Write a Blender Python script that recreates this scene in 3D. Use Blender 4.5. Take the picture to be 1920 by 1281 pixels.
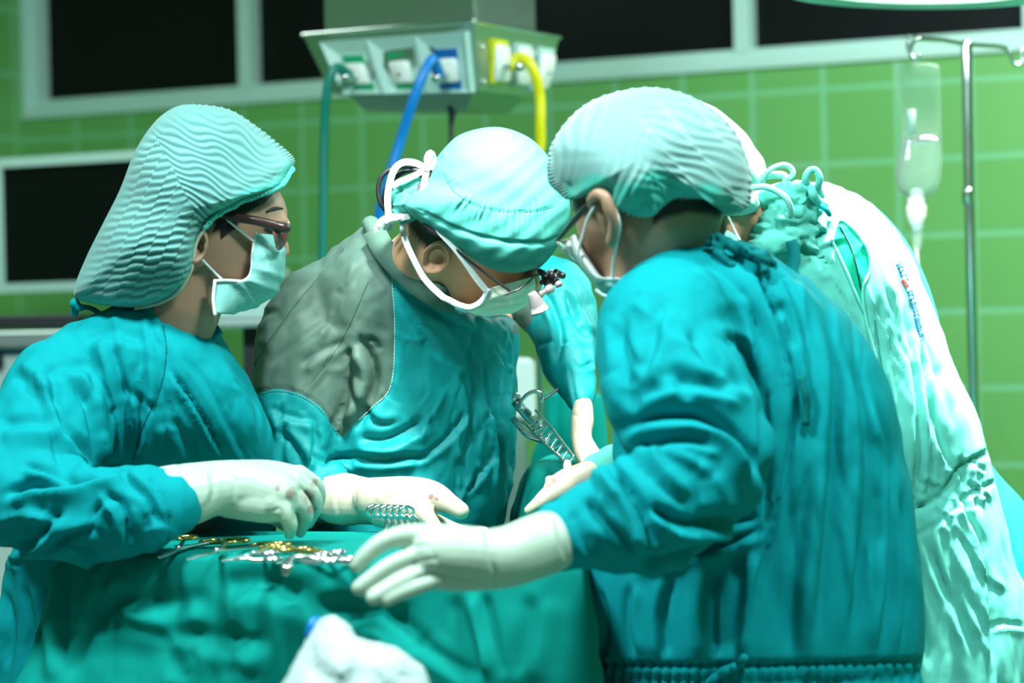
import bpy, math, random
import numpy as np
from mathutils import Vector, Matrix
from mathutils.bvhtree import BVHTree
random.seed(4)
rng = np.random.default_rng(4)
for o in list(bpy.data.objects): bpy.data.objects.remove(o)
SC = bpy.context.scene
COL = SC.collection

# ------------------------------------------------------------ camera
FPX = 4500.0
CAMZ = 1.35
PITCH, ROLL = 0.0043, 0.0215
_up = np.array([0, math.sin(PITCH), math.cos(PITCH)]); _r0 = np.array([1., 0, 0])
FWD = np.array([0, math.cos(PITCH), -math.sin(PITCH)])
RGT = math.cos(ROLL) * _r0 - math.sin(ROLL) * _up
UPV = math.cos(ROLL) * _up + math.sin(ROLL) * _r0
CAM = np.array([0, 0, CAMZ])
cd = bpy.data.cameras.new('camera'); cam = bpy.data.objects.new('camera', cd); COL.objects.link(cam)
cd.sensor_width = 36; cd.lens = FPX / 1920 * 36
cd.clip_start = .05; cd.clip_end = 60
m = Matrix(((RGT[0], UPV[0], -FWD[0], 0), (RGT[1], UPV[1], -FWD[1], 0), (RGT[2], UPV[2], -FWD[2], CAMZ), (0, 0, 0, 1)))
cam.matrix_world = m
cd.dof.use_dof = True; cd.dof.focus_distance = 3.52; cd.dof.aperture_fstop = 2.9
SC.camera = cam
SC.view_settings.view_transform = 'Standard'; SC.view_settings.look = 'None'
SC.view_settings.gamma = 1; SC.view_settings.use_curve_mapping = False
SC.view_settings.exposure = 0.0

def P(x, y, d):
    """world point seen at pixel x,y at depth d along the view axis"""
    x = np.asarray(x, float); y = np.asarray(y, float); d = np.asarray(d, float)
    return CAM + d[..., None] * (FWD + ((x - 960) / FPX)[..., None] * RGT - ((y - 640.5) / FPX)[..., None] * UPV)
def proj(V):
    q = V - CAM; d = q @ FWD
    return 960 + FPX * (q @ RGT) / d, 640.5 - FPX * (q @ UPV) / d, d
def plane_hit(x, y, p0, n):
    r = P(x, y, 1.0) - CAM
    return CAM + r * (((p0 - CAM) @ n) / (r @ n))

# ------------------------------------------------------------ world and room lights
W = bpy.data.worlds.new('world'); SC.world = W; W.use_nodes = True
W.node_tree.nodes['Background'].inputs[0].default_value = (.62, .95, .90, 1)
W.node_tree.nodes['Background'].inputs[1].default_value = .15
def area(name, loc, target, size, power, col=(1, 1, 1), shape='SQUARE', sy=None):
    l = bpy.data.lights.new(name, 'AREA'); l.energy = power; l.color = col; l.size = size
    l.shape = shape if sy is None else 'RECTANGLE'
    if sy: l.size_y = sy
    o = bpy.data.objects.new(name, l); COL.objects.link(o)
    o.location = loc
    o.rotation_euler = (Vector(target) - Vector(loc)).to_track_quat('-Z', 'Y').to_euler()
    return o
area('ceiling_light_over_table', (-.75, 2.3, 2.85), (-.5, 3.3, 0), .45, 72, (.84, .98, 1), sy=.25)
area('ceiling_light_near', (.75, 2.2, 2.85), (.5, 3.1, 0), .45, 55, (.84, .98, 1), sy=.25)
area('ceiling_light_right', (1.6, 4.6, 2.85), (1.9, 5.6, 0.4), 1.2, 62, (.9, 1, .92), sy=.5)  # ceiling light on the right side, aimed at the back wall
area('ceiling_light_far', (-1.2, 5.6, 2.85), (-1.2, 5.8, 0), 1.2, 12, (.85, 1, .92), sy=.4)
area('operating_light', (.78, 3.75, 2.5), (.54, 3.84, 1.2), .30, 33, (1, 1, .98), 'DISK').data.spread = math.radians(38)
area('operating_light_second', (.02, 2.78, 2.5), (-.0, 3.46, 1.5), .22, 4.8, (1, 1, .95), 'DISK').data.spread = math.radians(30)

# ------------------------------------------------------------ materials
def nodes(name):
    mt = bpy.data.materials.new(name); mt.use_nodes = True
    nt = mt.node_tree; return mt, nt, nt.nodes['Principled BSDF']
def mat(name, col, rough=.5, metal=0, spec=.5, trans=0, alpha=1, bump=0, bscale=80, emit=0, sss=0, coat=0, var=0):
    mt, nt, b = nodes(name)
    b.inputs['Base Color'].default_value = (*col, 1); b.inputs['Roughness'].default_value = rough
    b.inputs['Metallic'].default_value = metal; b.inputs['Specular IOR Level'].default_value = spec
    b.inputs['Transmission Weight'].default_value = trans; b.inputs['Alpha'].default_value = alpha
    b.inputs['Coat Weight'].default_value = coat
    if sss:
        b.inputs['Subsurface Weight'].default_value = sss; b.inputs['Subsurface Radius'].default_value = (.02, .008, .004)
        b.inputs['Subsurface Scale'].default_value = .5
    if emit:
        b.inputs['Emission Color'].default_value = (*col, 1); b.inputs['Emission Strength'].default_value = emit
    if bump or var:
        tc = nt.nodes.new('ShaderNodeTexCoord'); n = nt.nodes.new('ShaderNodeTexNoise'); n.inputs['Scale'].default_value = bscale
        n.inputs['Detail'].default_value = 4
        nt.links.new(tc.outputs['Object'], n.inputs['Vector'])
        if bump:
            bp = nt.nodes.new('ShaderNodeBump'); bp.inputs['Strength'].default_value = bump; bp.inputs['Distance'].default_value = .004
            nt.links.new(n.outputs['Fac'], bp.inputs['Height']); nt.links.new(bp.outputs['Normal'], b.inputs['Normal'])
        if var:
            mx = nt.nodes.new('ShaderNodeMix'); mx.data_type = 'RGBA'
            mx.inputs[6].default_value = (*[c * (1 - var) for c in col], 1); mx.inputs[7].default_value = (*[min(1, c * (1 + var)) for c in col], 1)
            nt.links.new(n.outputs['Fac'], mx.inputs[0]); nt.links.new(mx.outputs[2], b.inputs['Base Color'])
    return mt
def cloth(name, col, col2=None, attr=None, wr=.55, rough=.85, sheen=.15, wscale=26, stripes=None, stripecol=None):
    """woven cotton: weave, fine wrinkles, optional second dyed panel cut by a signed-distance attribute"""
    mt, nt, b = nodes(name); L = nt.links.new
    b.inputs['Roughness'].default_value = rough; b.inputs['Specular IOR Level'].default_value = .12
    b.inputs['Sheen Weight'].default_value = 0
    tc = nt.nodes.new('ShaderNodeTexCoord')
    n1 = nt.nodes.new('ShaderNodeTexNoise'); n1.inputs['Scale'].default_value = wscale; n1.inputs['Detail'].default_value = 5; n1.inputs['Distortion'].default_value = 1.2
    mp = nt.nodes.new('ShaderNodeMapping'); mp.inputs['Scale'].default_value = (1, 1, .45); mp.inputs['Rotation'].default_value = (0, .5, 0)
    L(tc.outputs['Object'], mp.inputs[0]); L(mp.outputs[0], n1.inputs['Vector'])
    n1.noise_type = 'RIDGED_MULTIFRACTAL'; n1.inputs['Detail'].default_value = 2.5; n1.inputs['Distortion'].default_value = .6
    rg = n1
    n2 = nt.nodes.new('ShaderNodeTexNoise'); n2.inputs['Scale'].default_value = 900; L(tc.outputs['Object'], n2.inputs['Vector'])
    b1 = nt.nodes.new('ShaderNodeBump'); b1.inputs['Strength'].default_value = wr; b1.inputs['Distance'].default_value = .004
    b2 = nt.nodes.new('ShaderNodeBump'); b2.inputs['Strength'].default_value = .25; b2.inputs['Distance'].default_value = .0007
    L(rg.outputs[0], b1.inputs['Height']); L(b1.outputs[0], b2.inputs['Normal']); L(n2.outputs['Fac'], b2.inputs['Height']); L(b2.outputs[0], b.inputs['Normal'])
    mx = nt.nodes.new('ShaderNodeMix'); mx.data_type = 'RGBA'
    mx.inputs[6].default_value = (*[c * .93 for c in col], 1); mx.inputs[7].default_value = (*[c * 1.05 for c in col], 1)
    L(n2.outputs['Fac'], mx.inputs[0]); out = mx.outputs[2]
    if col2:
        at = nt.nodes.new('ShaderNodeAttribute'); at.attribute_name = attr
        gt = nt.nodes.new('ShaderNodeMapRange'); gt.inputs[1].default_value = -1.2; gt.inputs[2].default_value = 1.2
        L(at.outputs['Fac'], gt.inputs[0])
        mz = nt.nodes.new('ShaderNodeMix'); mz.data_type = 'RGBA'; mz.inputs[7].default_value = (*col2, 1)
        L(out, mz.inputs[6]); L(gt.outputs[0], mz.inputs[0]); out = mz.outputs[2]
    L(out, b.inputs['Base Color'])
    return mt
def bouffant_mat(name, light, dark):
    """thin pleated non-woven: the valleys are coloured darker than the ridges (attribute pleat 0..1)"""
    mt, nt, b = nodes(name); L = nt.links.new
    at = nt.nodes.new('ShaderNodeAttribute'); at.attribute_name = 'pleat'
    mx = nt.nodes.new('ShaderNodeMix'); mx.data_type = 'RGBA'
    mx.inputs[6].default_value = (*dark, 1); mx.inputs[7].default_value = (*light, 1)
    L(at.outputs['Fac'], mx.inputs[0])  # blends the dark colour in pleat valleys to the pale one on ridges
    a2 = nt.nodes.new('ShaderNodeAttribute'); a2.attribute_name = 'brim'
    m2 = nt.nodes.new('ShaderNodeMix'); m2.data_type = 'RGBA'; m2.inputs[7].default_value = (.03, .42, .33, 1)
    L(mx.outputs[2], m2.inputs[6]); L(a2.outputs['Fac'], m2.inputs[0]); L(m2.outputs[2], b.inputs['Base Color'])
    b.inputs['Roughness'].default_value = .8; b.inputs['Sheen Weight'].default_value = .2; b.inputs['Specular IOR Level'].default_value = .2
    tc = nt.nodes.new('ShaderNodeTexCoord'); n = nt.nodes.new('ShaderNodeTexNoise'); n.inputs['Scale'].default_value = 700
    L(tc.outputs['Object'], n.inputs['Vector'])
    bp = nt.nodes.new('ShaderNodeBump'); bp.inputs['Strength'].default_value = .3; bp.inputs['Distance'].default_value = .001
    L(n.outputs['Fac'], bp.inputs['Height']); L(bp.outputs[0], b.inputs['Normal'])
    return mt
def skin_mat(name, col, hair=(.012, .01, .01)):
    mt, nt, b = nodes(name); L = nt.links.new
    b.inputs['Roughness'].default_value = .5; b.inputs['Subsurface Weight'].default_value = .25
    b.inputs['Subsurface Radius'].default_value = (.02, .008, .004); b.inputs['Subsurface Scale'].default_value = .4
    at = nt.nodes.new('ShaderNodeAttribute'); at.attribute_name = 'hair'
    tc = nt.nodes.new('ShaderNodeTexCoord'); n = nt.nodes.new('ShaderNodeTexNoise'); n.inputs['Scale'].default_value = 260; n.inputs['Detail'].default_value = 3
    n3 = nt.nodes.new('ShaderNodeTexNoise'); n3.inputs['Scale'].default_value = 25
    L(tc.outputs['Object'], n.inputs['Vector']); L(tc.outputs['Object'], n3.inputs['Vector'])
    mm = nt.nodes.new('ShaderNodeMath'); mm.operation = 'MULTIPLY_ADD'; mm.inputs[1].default_value = .5; mm.inputs[2].default_value = -.25
    L(n.outputs['Fac'], mm.inputs[0])
    ad = nt.nodes.new('ShaderNodeMath'); ad.operation = 'ADD'; ad.use_clamp = True; L(at.outputs['Fac'], ad.inputs[0]); L(mm.outputs[0], ad.inputs[1])
    mr = nt.nodes.new('ShaderNodeMapRange'); mr.inputs[1].default_value = .25; mr.inputs[2].default_value = .75; L(ad.outputs[0], mr.inputs[0])
    mv = nt.nodes.new('ShaderNodeMix'); mv.data_type = 'RGBA'
    mv.inputs[6].default_value = (*[c * .85 for c in col], 1); mv.inputs[7].default_value = (col[0] * 1.12, col[1], col[2] * .95, 1)
    L(n3.outputs['Fac'], mv.inputs[0])
    mx = nt.nodes.new('ShaderNodeMix'); mx.data_type = 'RGBA'; mx.inputs[7].default_value = (*hair, 1)
    L(mv.outputs[2], mx.inputs[6]); L(mr.outputs[0], mx.inputs[0]); L(mx.outputs[2], b.inputs['Base Color'])
    bp = nt.nodes.new('ShaderNodeBump'); bp.inputs['Strength'].default_value = .15; bp.inputs['Distance'].default_value = .001
    L(n.outputs['Fac'], bp.inputs['Height']); L(bp.outputs[0], b.inputs['Normal'])
    return mt
def glove_mat(name, col):
    mt, nt, b = nodes(name); L = nt.links.new
    b.inputs['Roughness'].default_value = .42; b.inputs['Subsurface Weight'].default_value = .2
    b.inputs['Subsurface Radius'].default_value = (.01, .01, .008); b.inputs['Subsurface Scale'].default_value = .4
    at = nt.nodes.new('ShaderNodeAttribute'); at.attribute_name = 'blood'
    tc = nt.nodes.new('ShaderNodeTexCoord'); n = nt.nodes.new('ShaderNodeTexNoise'); n.inputs['Scale'].default_value = 120; n.inputs['Detail'].default_value = 4
    L(tc.outputs['Object'], n.inputs['Vector'])
    mu = nt.nodes.new('ShaderNodeMath'); mu.operation = 'MULTIPLY'; L(at.outputs['Fac'], mu.inputs[0]); L(n.outputs['Fac'], mu.inputs[1])
    mr = nt.nodes.new('ShaderNodeMapRange'); mr.inputs[1].default_value = .22; mr.inputs[2].default_value = .5; mr.inputs[4].default_value = .6; L(mu.outputs[0], mr.inputs[0])
    mx = nt.nodes.new('ShaderNodeMix'); mx.data_type = 'RGBA'; mx.inputs[6].default_value = (*col, 1); mx.inputs[7].default_value = (.22, .03, .03, 1)
    L(mr.outputs[0], mx.inputs[0]); L(mx.outputs[2], b.inputs['Base Color'])
    n2 = nt.nodes.new('ShaderNodeTexNoise'); n2.inputs['Scale'].default_value = 34; n2.inputs['Detail'].default_value = 2
    mp = nt.nodes.new('ShaderNodeMapping'); mp.inputs['Scale'].default_value = (1.6, 1, .5); L(tc.outputs['Object'], mp.inputs[0]); L(mp.outputs[0], n2.inputs['Vector'])
    bp = nt.nodes.new('ShaderNodeBump'); bp.inputs['Strength'].default_value = .25; bp.inputs['Distance'].default_value = .004
    L(n2.outputs['Fac'], bp.inputs['Height']); L(bp.outputs[0], b.inputs['Normal'])
    return mt
TEAL = (.0, .275, .30)
M = dict(
    teal=cloth('teal_cotton', TEAL), teal_deep=cloth('deep_teal_cotton', (.0, .15, .15)),
    p2=cloth('surgeon_cotton', (.0, .265, .275), (.075, .145, .115), 'panel', wr=.6),
    mint=cloth('mint_cotton', (.11, .50, .41), wr=.8), cyan=cloth('cyan_cotton', (.01, .46, .42), wr=.6),
    drape=cloth('drape_cotton', (.0, .27, .225), wr=.3, wscale=9), scap=cloth('surgeon_cap_cotton', (.06, .33, .28), wr=.25),
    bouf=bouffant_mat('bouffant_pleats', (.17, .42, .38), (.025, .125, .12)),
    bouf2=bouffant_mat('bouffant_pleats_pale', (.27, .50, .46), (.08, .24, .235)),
    skin1=skin_mat('skin_olive', (.36, .235, .15)), skin2=skin_mat('skin_warm', (.62, .345, .21)), skin3=skin_mat('skin_tan', (.36, .235, .15)),
    glove=glove_mat('latex_glove', (.43, .57, .45)), glove2=glove_mat('latex_glove_cream', (.48, .45, .34)),
    maskw=mat('mask_white', (.80, .80, .64), .8, bump=.3, bscale=40), maskt=mat('mask_teal', (.20, .52, .46), .75, bump=.3, bscale=60, var=.25),
    white=mat('white_tape', (.66, .74, .71), .8, bump=.2, bscale=200), black=mat('black_plastic', (.012, .012, .014), .4),
    brown=mat('dark_tortoise', (.035, .018, .014), .25), lensb=mat('tinted_lens', (.26, .10, .09), .15, alpha=.8), pink=mat('pink_pad', (.75, .5, .5), .4),
    gold=mat('gilt_metal', (.75, .55, .16), .22, 1), chrome=mat('chrome', (.72, .76, .76), .18, 1), steel=mat('brushed_steel', (.42, .50, .47), .38, 1, bump=.1, bscale=120),
    frame=mat('painted_frame', (.46, .70, .65), .5), darkgl=mat('dark_window_glass', (.004, .006, .006), .35, spec=.12),
    panelw=mat('pale_panel', (.50, .74, .68), .4), outw=mat('outlet_white', (.85, .9, .85), .35), green=mat('label_green', (.0, .38, .16), .5), blue=mat('label_blue', (.0, .12, .42), .5),
    yellow=mat('label_yellow', (.75, .75, .0), .5), hteal=mat('hose_teal', (.0, .20, .15), .35), hblue=mat('hose_blue', (.0, .20, .62), .35), hyel=mat('hose_yellow', (.75, .68, .0), .35),
    glass=mat('clear_lens', (.9, .97, .95), .02, trans=1, spec=.5), rim=mat('pale_frame', (.7, .6, .45), .25, .6), hair=mat('black_hair', (.012, .010, .009), .5, bump=.6, bscale=150),
    lamp=mat('lamp_housing', (.30, .62, .50), .35), gauze=mat('gauze', (.45, .60, .58), .9, bump=.9, bscale=130, var=.06), ceil=mat('ceiling_paint', (.6, .7, .66), .8), floor=mat('floor_vinyl', (.15, .3, .25), .4, var=.1, bscale=5),
    box=mat('equipment_white', (.52, .66, .64), .45), dark=mat('equipment_dark', (.008, .016, .018), .5), flesh=mat('patient_skin', (.62, .40, .30), .5, sss=.2), ltgreen=cloth('green_scrub', (.004, .36, .20), wr=.3),
    cord=mat('dark_cord', (.03, .035, .04), .6), shoe=mat('clog_rubber', (.1, .2, .2), .6), tgrey=mat('silver_paint', (.45, .42, .42), .3, .7), txtb=mat('print_blue', (.0, .12, .4), .7), txtr=mat('print_red', (.5, .05, .05), .7))
def plastic_mat():
    mt, nt, b = nodes('bag_film'); L = nt.links.new
    b.inputs['Base Color'].default_value = (.80, .97, .93, 1); b.inputs['Roughness'].default_value = .08
    b.inputs['Alpha'].default_value = .20; b.inputs['Coat Weight'].default_value = 1; b.inputs['Coat Roughness'].default_value = .05
    return mt
M['film'] = plastic_mat()
for k_ in ('p2',):
    b_ = M[k_].node_tree.nodes['Principled BSDF']; b_.inputs['Specular IOR Level'].default_value = .3; b_.inputs['Roughness'].default_value = .58
M['fluid'] = mat('saline', (.82, .95, .93), .02, trans=1); M['fluid'].node_tree.nodes['Principled BSDF'].inputs['IOR'].default_value = 1.33

# ------------------------------------------------------------ object helpers
def origin(o):
    v = np.zeros(3)
    while o is not None: v += np.array(o.location); o = o.parent
    return v
def obj(name, V, F, mt, parent=None, smooth=True, attrs=None):
    V = np.asarray(V, float)
    if parent is not None: V = V - origin(parent); loc = None
    else:
        loc = np.array([(V[:, 0].min() + V[:, 0].max()) / 2, (V[:, 1].min() + V[:, 1].max()) / 2, V[:, 2].min()]); V = V - loc
    me = bpy.data.meshes.new(name); me.from_pydata([tuple(v) for v in V], [], [tuple(int(i) for i in f) for f in F]); me.update()
    if smooth: me.polygons.foreach_set('use_smooth', [True] * len(me.polygons))
    for k, a in (attrs or {}).items():
        at = me.attributes.new(k, 'FLOAT', 'POINT'); at.data.foreach_set('value', np.asarray(a, np.float32))
    me.materials.append(mt); o = bpy.data.objects.new(name, me); COL.objects.link(o)
    if parent is not None: o.parent = parent
    else: o.location = loc
    return o
def thing(name, label, cat, loc, group=None):
    o = bpy.data.objects.new(name, None); COL.objects.link(o); o.location = tuple(float(v) for v in loc); o.empty_display_size = .05
    return tag(o, label, cat, group)
def tag(o, label, cat, group=None):
    o['label'] = label; o['category'] = cat
    if group: o['group'] = group
    return o
def st(o): o['kind'] = 'structure'; return o
def merge(parts):
    Vs, Fs, n = [], [], 0
    for V, F in parts:
        V = np.asarray(V, float); Vs.append(V); Fs += [tuple(i + n for i in f) for f in F]; n += len(V)
    return np.vstack(Vs), Fs
def rings_mesh(R, closed=True, caps=True):
    """R: (m,n,3) rings"""
    R = np.asarray(R); m_, n = R.shape[:2]; F = []
    for i in range(m_ - 1):
        for j in range(n if closed else n - 1):
            k = (j + 1) % n
            F.append((i * n + j, i * n + k, (i + 1) * n + k, (i + 1) * n + j))
    V = R.reshape(-1, 3)
    if caps and closed:
        F.append(tuple(range(n - 1, -1, -1))); F.append(tuple(range((m_ - 1) * n, m_ * n)))
    return V, F
def catmull(A, k):
    A = np.asarray(A, float)
    if len(A) < 3 or k <= 1:
        t = np.linspace(0, len(A) - 1, (len(A) - 1) * max(k, 1) + 1); i = np.minimum(t.astype(int), len(A) - 2); f = (t - i)[:, None]
        return A[i] * (1 - f) + A[i + 1] * f
    Q = np.vstack([2 * A[0] - A[1], A, 2 * A[-1] - A[-2]]); out = []
    for i in range(len(A) - 1):
        p0, p1, p2, p3 = Q[i:i + 4]
        for t in np.arange(k) / k:
            out.append(.5 * (2 * p1 + (p2 - p0) * t + (2 * p0 - 5 * p1 + 4 * p2 - p3) * t * t + (3 * p1 - p0 - 3 * p2 + p3) * t ** 3))
    out.append(A[-1]); return np.array(out)
def catmull_closed(A, k):
    A = np.asarray(A, float); n = len(A); out = []
    for i in range(n):
        p0, p1, p2, p3 = A[(i - 1) % n], A[i], A[(i + 1) % n], A[(i + 2) % n]
        for t in np.arange(k) / k:
            out.append(.5 * (2 * p1 + (p2 - p0) * t + (2 * p0 - 5 * p1 + 4 * p2 - p3) * t * t + (3 * p1 - p0 - 3 * p2 + p3) * t ** 3))
    return np.array(out)
def tube3(pts, rad, n=12, k=4, round_ends=True, squash=1.0, sq_dir=None):
    """tapered tube through world points"""
    A = np.column_stack([np.asarray(pts, float), np.broadcast_to(np.asarray(rad, float), (len(pts),))])
    A = catmull(A, k) if k > 1 else A
    pts, rad = A[:, :3], np.maximum(A[:, 3], 1e-4)
    T = np.gradient(pts, axis=0); T /= np.linalg.norm(T, axis=1)[:, None] + 1e-12
    if round_ends:
        for s in (0, -1):
            sg = -1 if s == 0 else 1
            ex, er = [], []
            for a in (.35, .65, .85, .97):
                ex.append(pts[s] + sg * T[s] * rad[s] * a); er.append(rad[s] * math.sqrt(1 - a * a))
            tt = [T[s]] * 4
            if s == 0: pts = np.vstack([ex[::-1], pts]); rad = np.concatenate([er[::-1], rad]); T = np.vstack([tt, T])
            else: pts = np.vstack([pts, ex]); rad = np.concatenate([rad, er]); T = np.vstack([T, tt])
    ref = np.array(sq_dir, float) if sq_dir is not None else (np.array([0, 0, 1.]) if abs(T[0][2]) < .8 else np.array([1., 0, 0]))
    R = []; a = np.arange(n) / n * 2 * math.pi
    u = ref - T[0] * (ref @ T[0]); u /= np.linalg.norm(u)
    for p, t, r in zip(pts, T, rad):
        if sq_dir is not None: u = np.array(sq_dir, float)
        u = u - t * (u @ t); nn = np.linalg.norm(u)
        if nn < 1e-6: u = np.cross(t, [0, 0, 1.]); nn = np.linalg.norm(u)
        u = u / nn; w = np.cross(t, u)
        R.append(p + r * (np.cos(a)[:, None] * u * squash + np.sin(a)[:, None] * w))
    return rings_mesh(R)
def ptube(L, n=12, k=4, **kw):
    """tube from (x, y, depth, radius in px) stations"""
    L = np.asarray(L, float); return tube3(P(L[:, 0], L[:, 1], L[:, 2]), L[:, 3] * L[:, 2] / FPX, n, k, **kw)
def loft(S, n=40, k=5, p=2.3):
    """garment volume: stations (xl,yl,xr,yr,depth,half_thickness[,dl,dr])"""
    S = [tuple(s) + (0, 0) * (len(s) == 6) for s in S]; S = catmull(np.array(S, float), k)
    a = np.arange(n) / n * 2 * math.pi; ca, sa = np.cos(a), np.sin(a)
    ca = np.sign(ca) * np.abs(ca) ** (2 / p); sa = np.sign(sa) * np.abs(sa) ** (2 / p)
    R = []
    for xl, yl, xr, yr, d, t, dl, dr in S:
        l = P(xl, yl, d + dl); r = P(xr, yr, d + dr); c = (l + r) / 2; h = (r - l) / 2
        R.append(c + ca[:, None] * h + sa[:, None] * FWD * t)
    return rings_mesh(R)
def ell(c, r, ax=None, n=20, m_=12):
    th = np.linspace(0.02, math.pi - .02, m_); a = np.arange(n) / n * 2 * math.pi
    R = np.stack([np.outer(np.sin(th), np.cos(a)) * r[0], np.outer(np.sin(th), np.sin(a)) * r[1], np.outer(np.cos(th), np.ones(n)) * r[2]], -1)
    if ax is not None: R = R @ np.array(ax)
    return rings_mesh(R + np.asarray(c))
def voxel(parts, vs, sm=4, fac=.5):
    V, F = merge(parts)
    me = bpy.data.meshes.new('tmp'); me.from_pydata([tuple(v) for v in V], [], F); me.update()
    o = bpy.data.objects.new('tmp', me); COL.objects.link(o)
    r = o.modifiers.new('r', 'REMESH'); r.mode = 'VOXEL'; r.voxel_size = vs
    if sm: s = o.modifiers.new('s', 'SMOOTH'); s.iterations = sm; s.factor = fac
    dg = bpy.context.evaluated_depsgraph_get(); e = o.evaluated_get(dg); m2 = e.to_mesh()
    n = len(m2.vertices); A = np.empty(n * 3); m2.vertices.foreach_get('co', A); A = A.reshape(-1, 3)
    F2 = [tuple(p.vertices) for p in m2.polygons]
    e.to_mesh_clear(); bpy.data.objects.remove(o); bpy.data.meshes.remove(me)
    return A, F2
def normals(V, F):
    Q = np.array([f if len(f) == 4 else (*f[:3], f[2]) for f in F if len(f) <= 4])
    a, b, c, d = V[Q[:, 0]], V[Q[:, 1]], V[Q[:, 2]], V[Q[:, 3]]
    fn = np.cross(c - a, d - b); fn[Q[:, 2] == Q[:, 3]] = np.cross(b - a, c - a)[Q[:, 2] == Q[:, 3]]
    N = np.zeros_like(V)
    for k in range(4): np.add.at(N, Q[:, k], fn)
    return N / (np.linalg.norm(N, axis=1)[:, None] + 1e-12)
def seg_dist(X, Y, pl):
    """distance to polyline, signed side, arclength fraction"""
    pl = np.asarray(pl, float); L = np.concatenate([[0], np.cumsum(np.hypot(*np.diff(pl, axis=0).T))])
    best = np.full(X.shape, 1e9); side = np.zeros(X.shape); fr = np.zeros(X.shape)
    for i in range(len(pl) - 1):
        a, b = pl[i], pl[i + 1]; dx, dy = b - a; l2 = dx * dx + dy * dy + 1e-9
        t = np.clip(((X - a[0]) * dx + (Y - a[1]) * dy) / l2, 0, 1)
        ex, ey = X - a[0] - t * dx, Y - a[1] - t * dy; dd = np.hypot(ex, ey); m_ = dd < best
        best[m_] = dd[m_]; side[m_] = np.sign(dx * ey - dy * ex)[m_]; fr[m_] = ((L[i] + t * math.sqrt(l2)) / L[-1])[m_]
    return best, side, fr
def sculpt(V, F, strokes, gain=1.0):
    """press folds into the camera-facing cloth: strokes (polyline px, width px, depth mm, kind)"""
    N = normals(V, F); X, Y, D = proj(V)
    view = (V - CAM) / np.linalg.norm(V - CAM, axis=1)[:, None]
    fac = np.clip(-(N * view).sum(1) * 4 + .6, 0, 1)
    dis = np.zeros(len(V))
    for s in strokes:
        pl, w, a = s[0], s[1], s[2] / 1000 * gain; kind = s[3] if len(s) > 3 else 'f'
        pl = catmull(pl, 4) if len(pl) > 2 else np.asarray(pl, float)
        x0, y0 = pl.min(0) - 5 * w; x1, y1 = pl.max(0) + 5 * w
        idx = np.where((X > x0) & (X < x1) & (Y > y0) & (Y < y1))[0]
        if not len(idx): continue
        b, sd, fr = seg_dist(X[idx], Y[idx], pl); s_ = b * sd
        tp = np.clip(np.minimum(fr, 1 - fr) * 5, 0.0, 1); tp = tp * tp * (3 - 2 * tp)
        if kind == 'f': h = -np.exp(-(s_ / w) ** 2) + .75 * np.exp(-np.abs((s_ - 1.7 * w) / (1.5 * w)) ** 1.5)
        elif kind == 'g': h = -np.exp(-(s_ / w) ** 2) + .75 * np.exp(-np.abs((s_ + 1.7 * w) / (1.5 * w)) ** 1.5)
        elif kind == 'r': h = np.exp(-np.abs(s_ / w) ** 1.3)
        elif kind == 'v': h = -np.exp(-(s_ / w) ** 2)
        elif kind == 's': h = -np.exp(-(s_ / w) ** 2); tp = np.ones_like(tp)
        dis[idx] += a * h * tp
    return V + N * (dis * fac)[:, None]
def randfolds(poly, ang, spread, n, ln, w, a, kinds='fgr', curve=.25):
    out = []; poly = np.asarray(poly, float); x0, y0 = poly.min(0); x1, y1 = poly.max(0)
    while len(out) < n:
        x, y = rng.uniform(x0, x1), rng.uniform(y0, y1)
        if not inside(np.array([x]), np.array([y]), poly)[0]: continue
        t = math.radians(ang + rng.uniform(-spread, spread)); l = ln * rng.uniform(.5, 1.3); c = rng.uniform(-curve, curve)
        p = [(x - math.cos(t) * l / 2, y - math.sin(t) * l / 2), (x - math.sin(t) * l * c, y + math.cos(t) * l * c), (x + math.cos(t) * l / 2, y + math.sin(t) * l / 2)]
        out.append((p, w * rng.uniform(.7, 1.4), a * rng.uniform(.5, 1.3), kinds[rng.integers(len(kinds))]))
    return out
def inside(X, Y, poly):
    r = np.zeros(X.shape, bool); n = len(poly)
    for i in range(n):
        (xa, ya), (xb, yb) = poly[i], poly[(i + 1) % n]
        c = ((ya > Y) != (yb > Y)) & (X < (xb - xa) * (Y - ya) / (yb - ya + 1e-12) + xa); r ^= c
    return r
def sdf(X, Y, poly):
    b, _, _ = seg_dist(X, Y, list(poly) + [poly[0]]); return np.where(inside(X, Y, np.asarray(poly)), b, -b)
def lump(V, F, amp, sc, seed=0):
    """broad irregularity all round so no side is perfectly smooth"""
    N = normals(V, F); r = np.random.default_rng(seed); d = np.zeros(len(V))
    for i in range(7):
        k = r.normal(size=3) * sc * (1 + i * .5); d += np.sin(V @ k + r.uniform(0, 6)) / (1 + i * .5)
    return V + N * (d * amp / 3)[:, None]
from mathutils import noise as mn
def crumple(V, F, amp, sc, stretch=(1, 1, 1), seed=0, warp=.35, keep=None):
    """facetted creases of slack cotton, all round: distance between the two nearest random cells, in three sizes"""
    N = normals(V, F); off = Vector((seed * 3.7, seed * 1.3, seed * 9.1)); st_ = np.array(stretch, float); d = np.zeros(len(V))
    Q = V * st_ * sc
    for i, q in enumerate(Q):
        v = Vector(q) + off; w = v + mn.noise_vector(v * .8) * warp
        a1 = mn.voronoi(w)[0]; a2 = mn.voronoi(w * 2.3 + off)[0]
        c1 = min(a1[1] - a1[0], .5); c2 = min(a2[1] - a2[0], .4)
        d[i] = c1 * 1.6 - .4 * (a1[0]) + .55 * c2 + .35 * mn.noise(v * 5)
    d -= d.mean()
    if keep is not None: d *= keep
    return V + N * (d * amp)[:, None]
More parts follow.
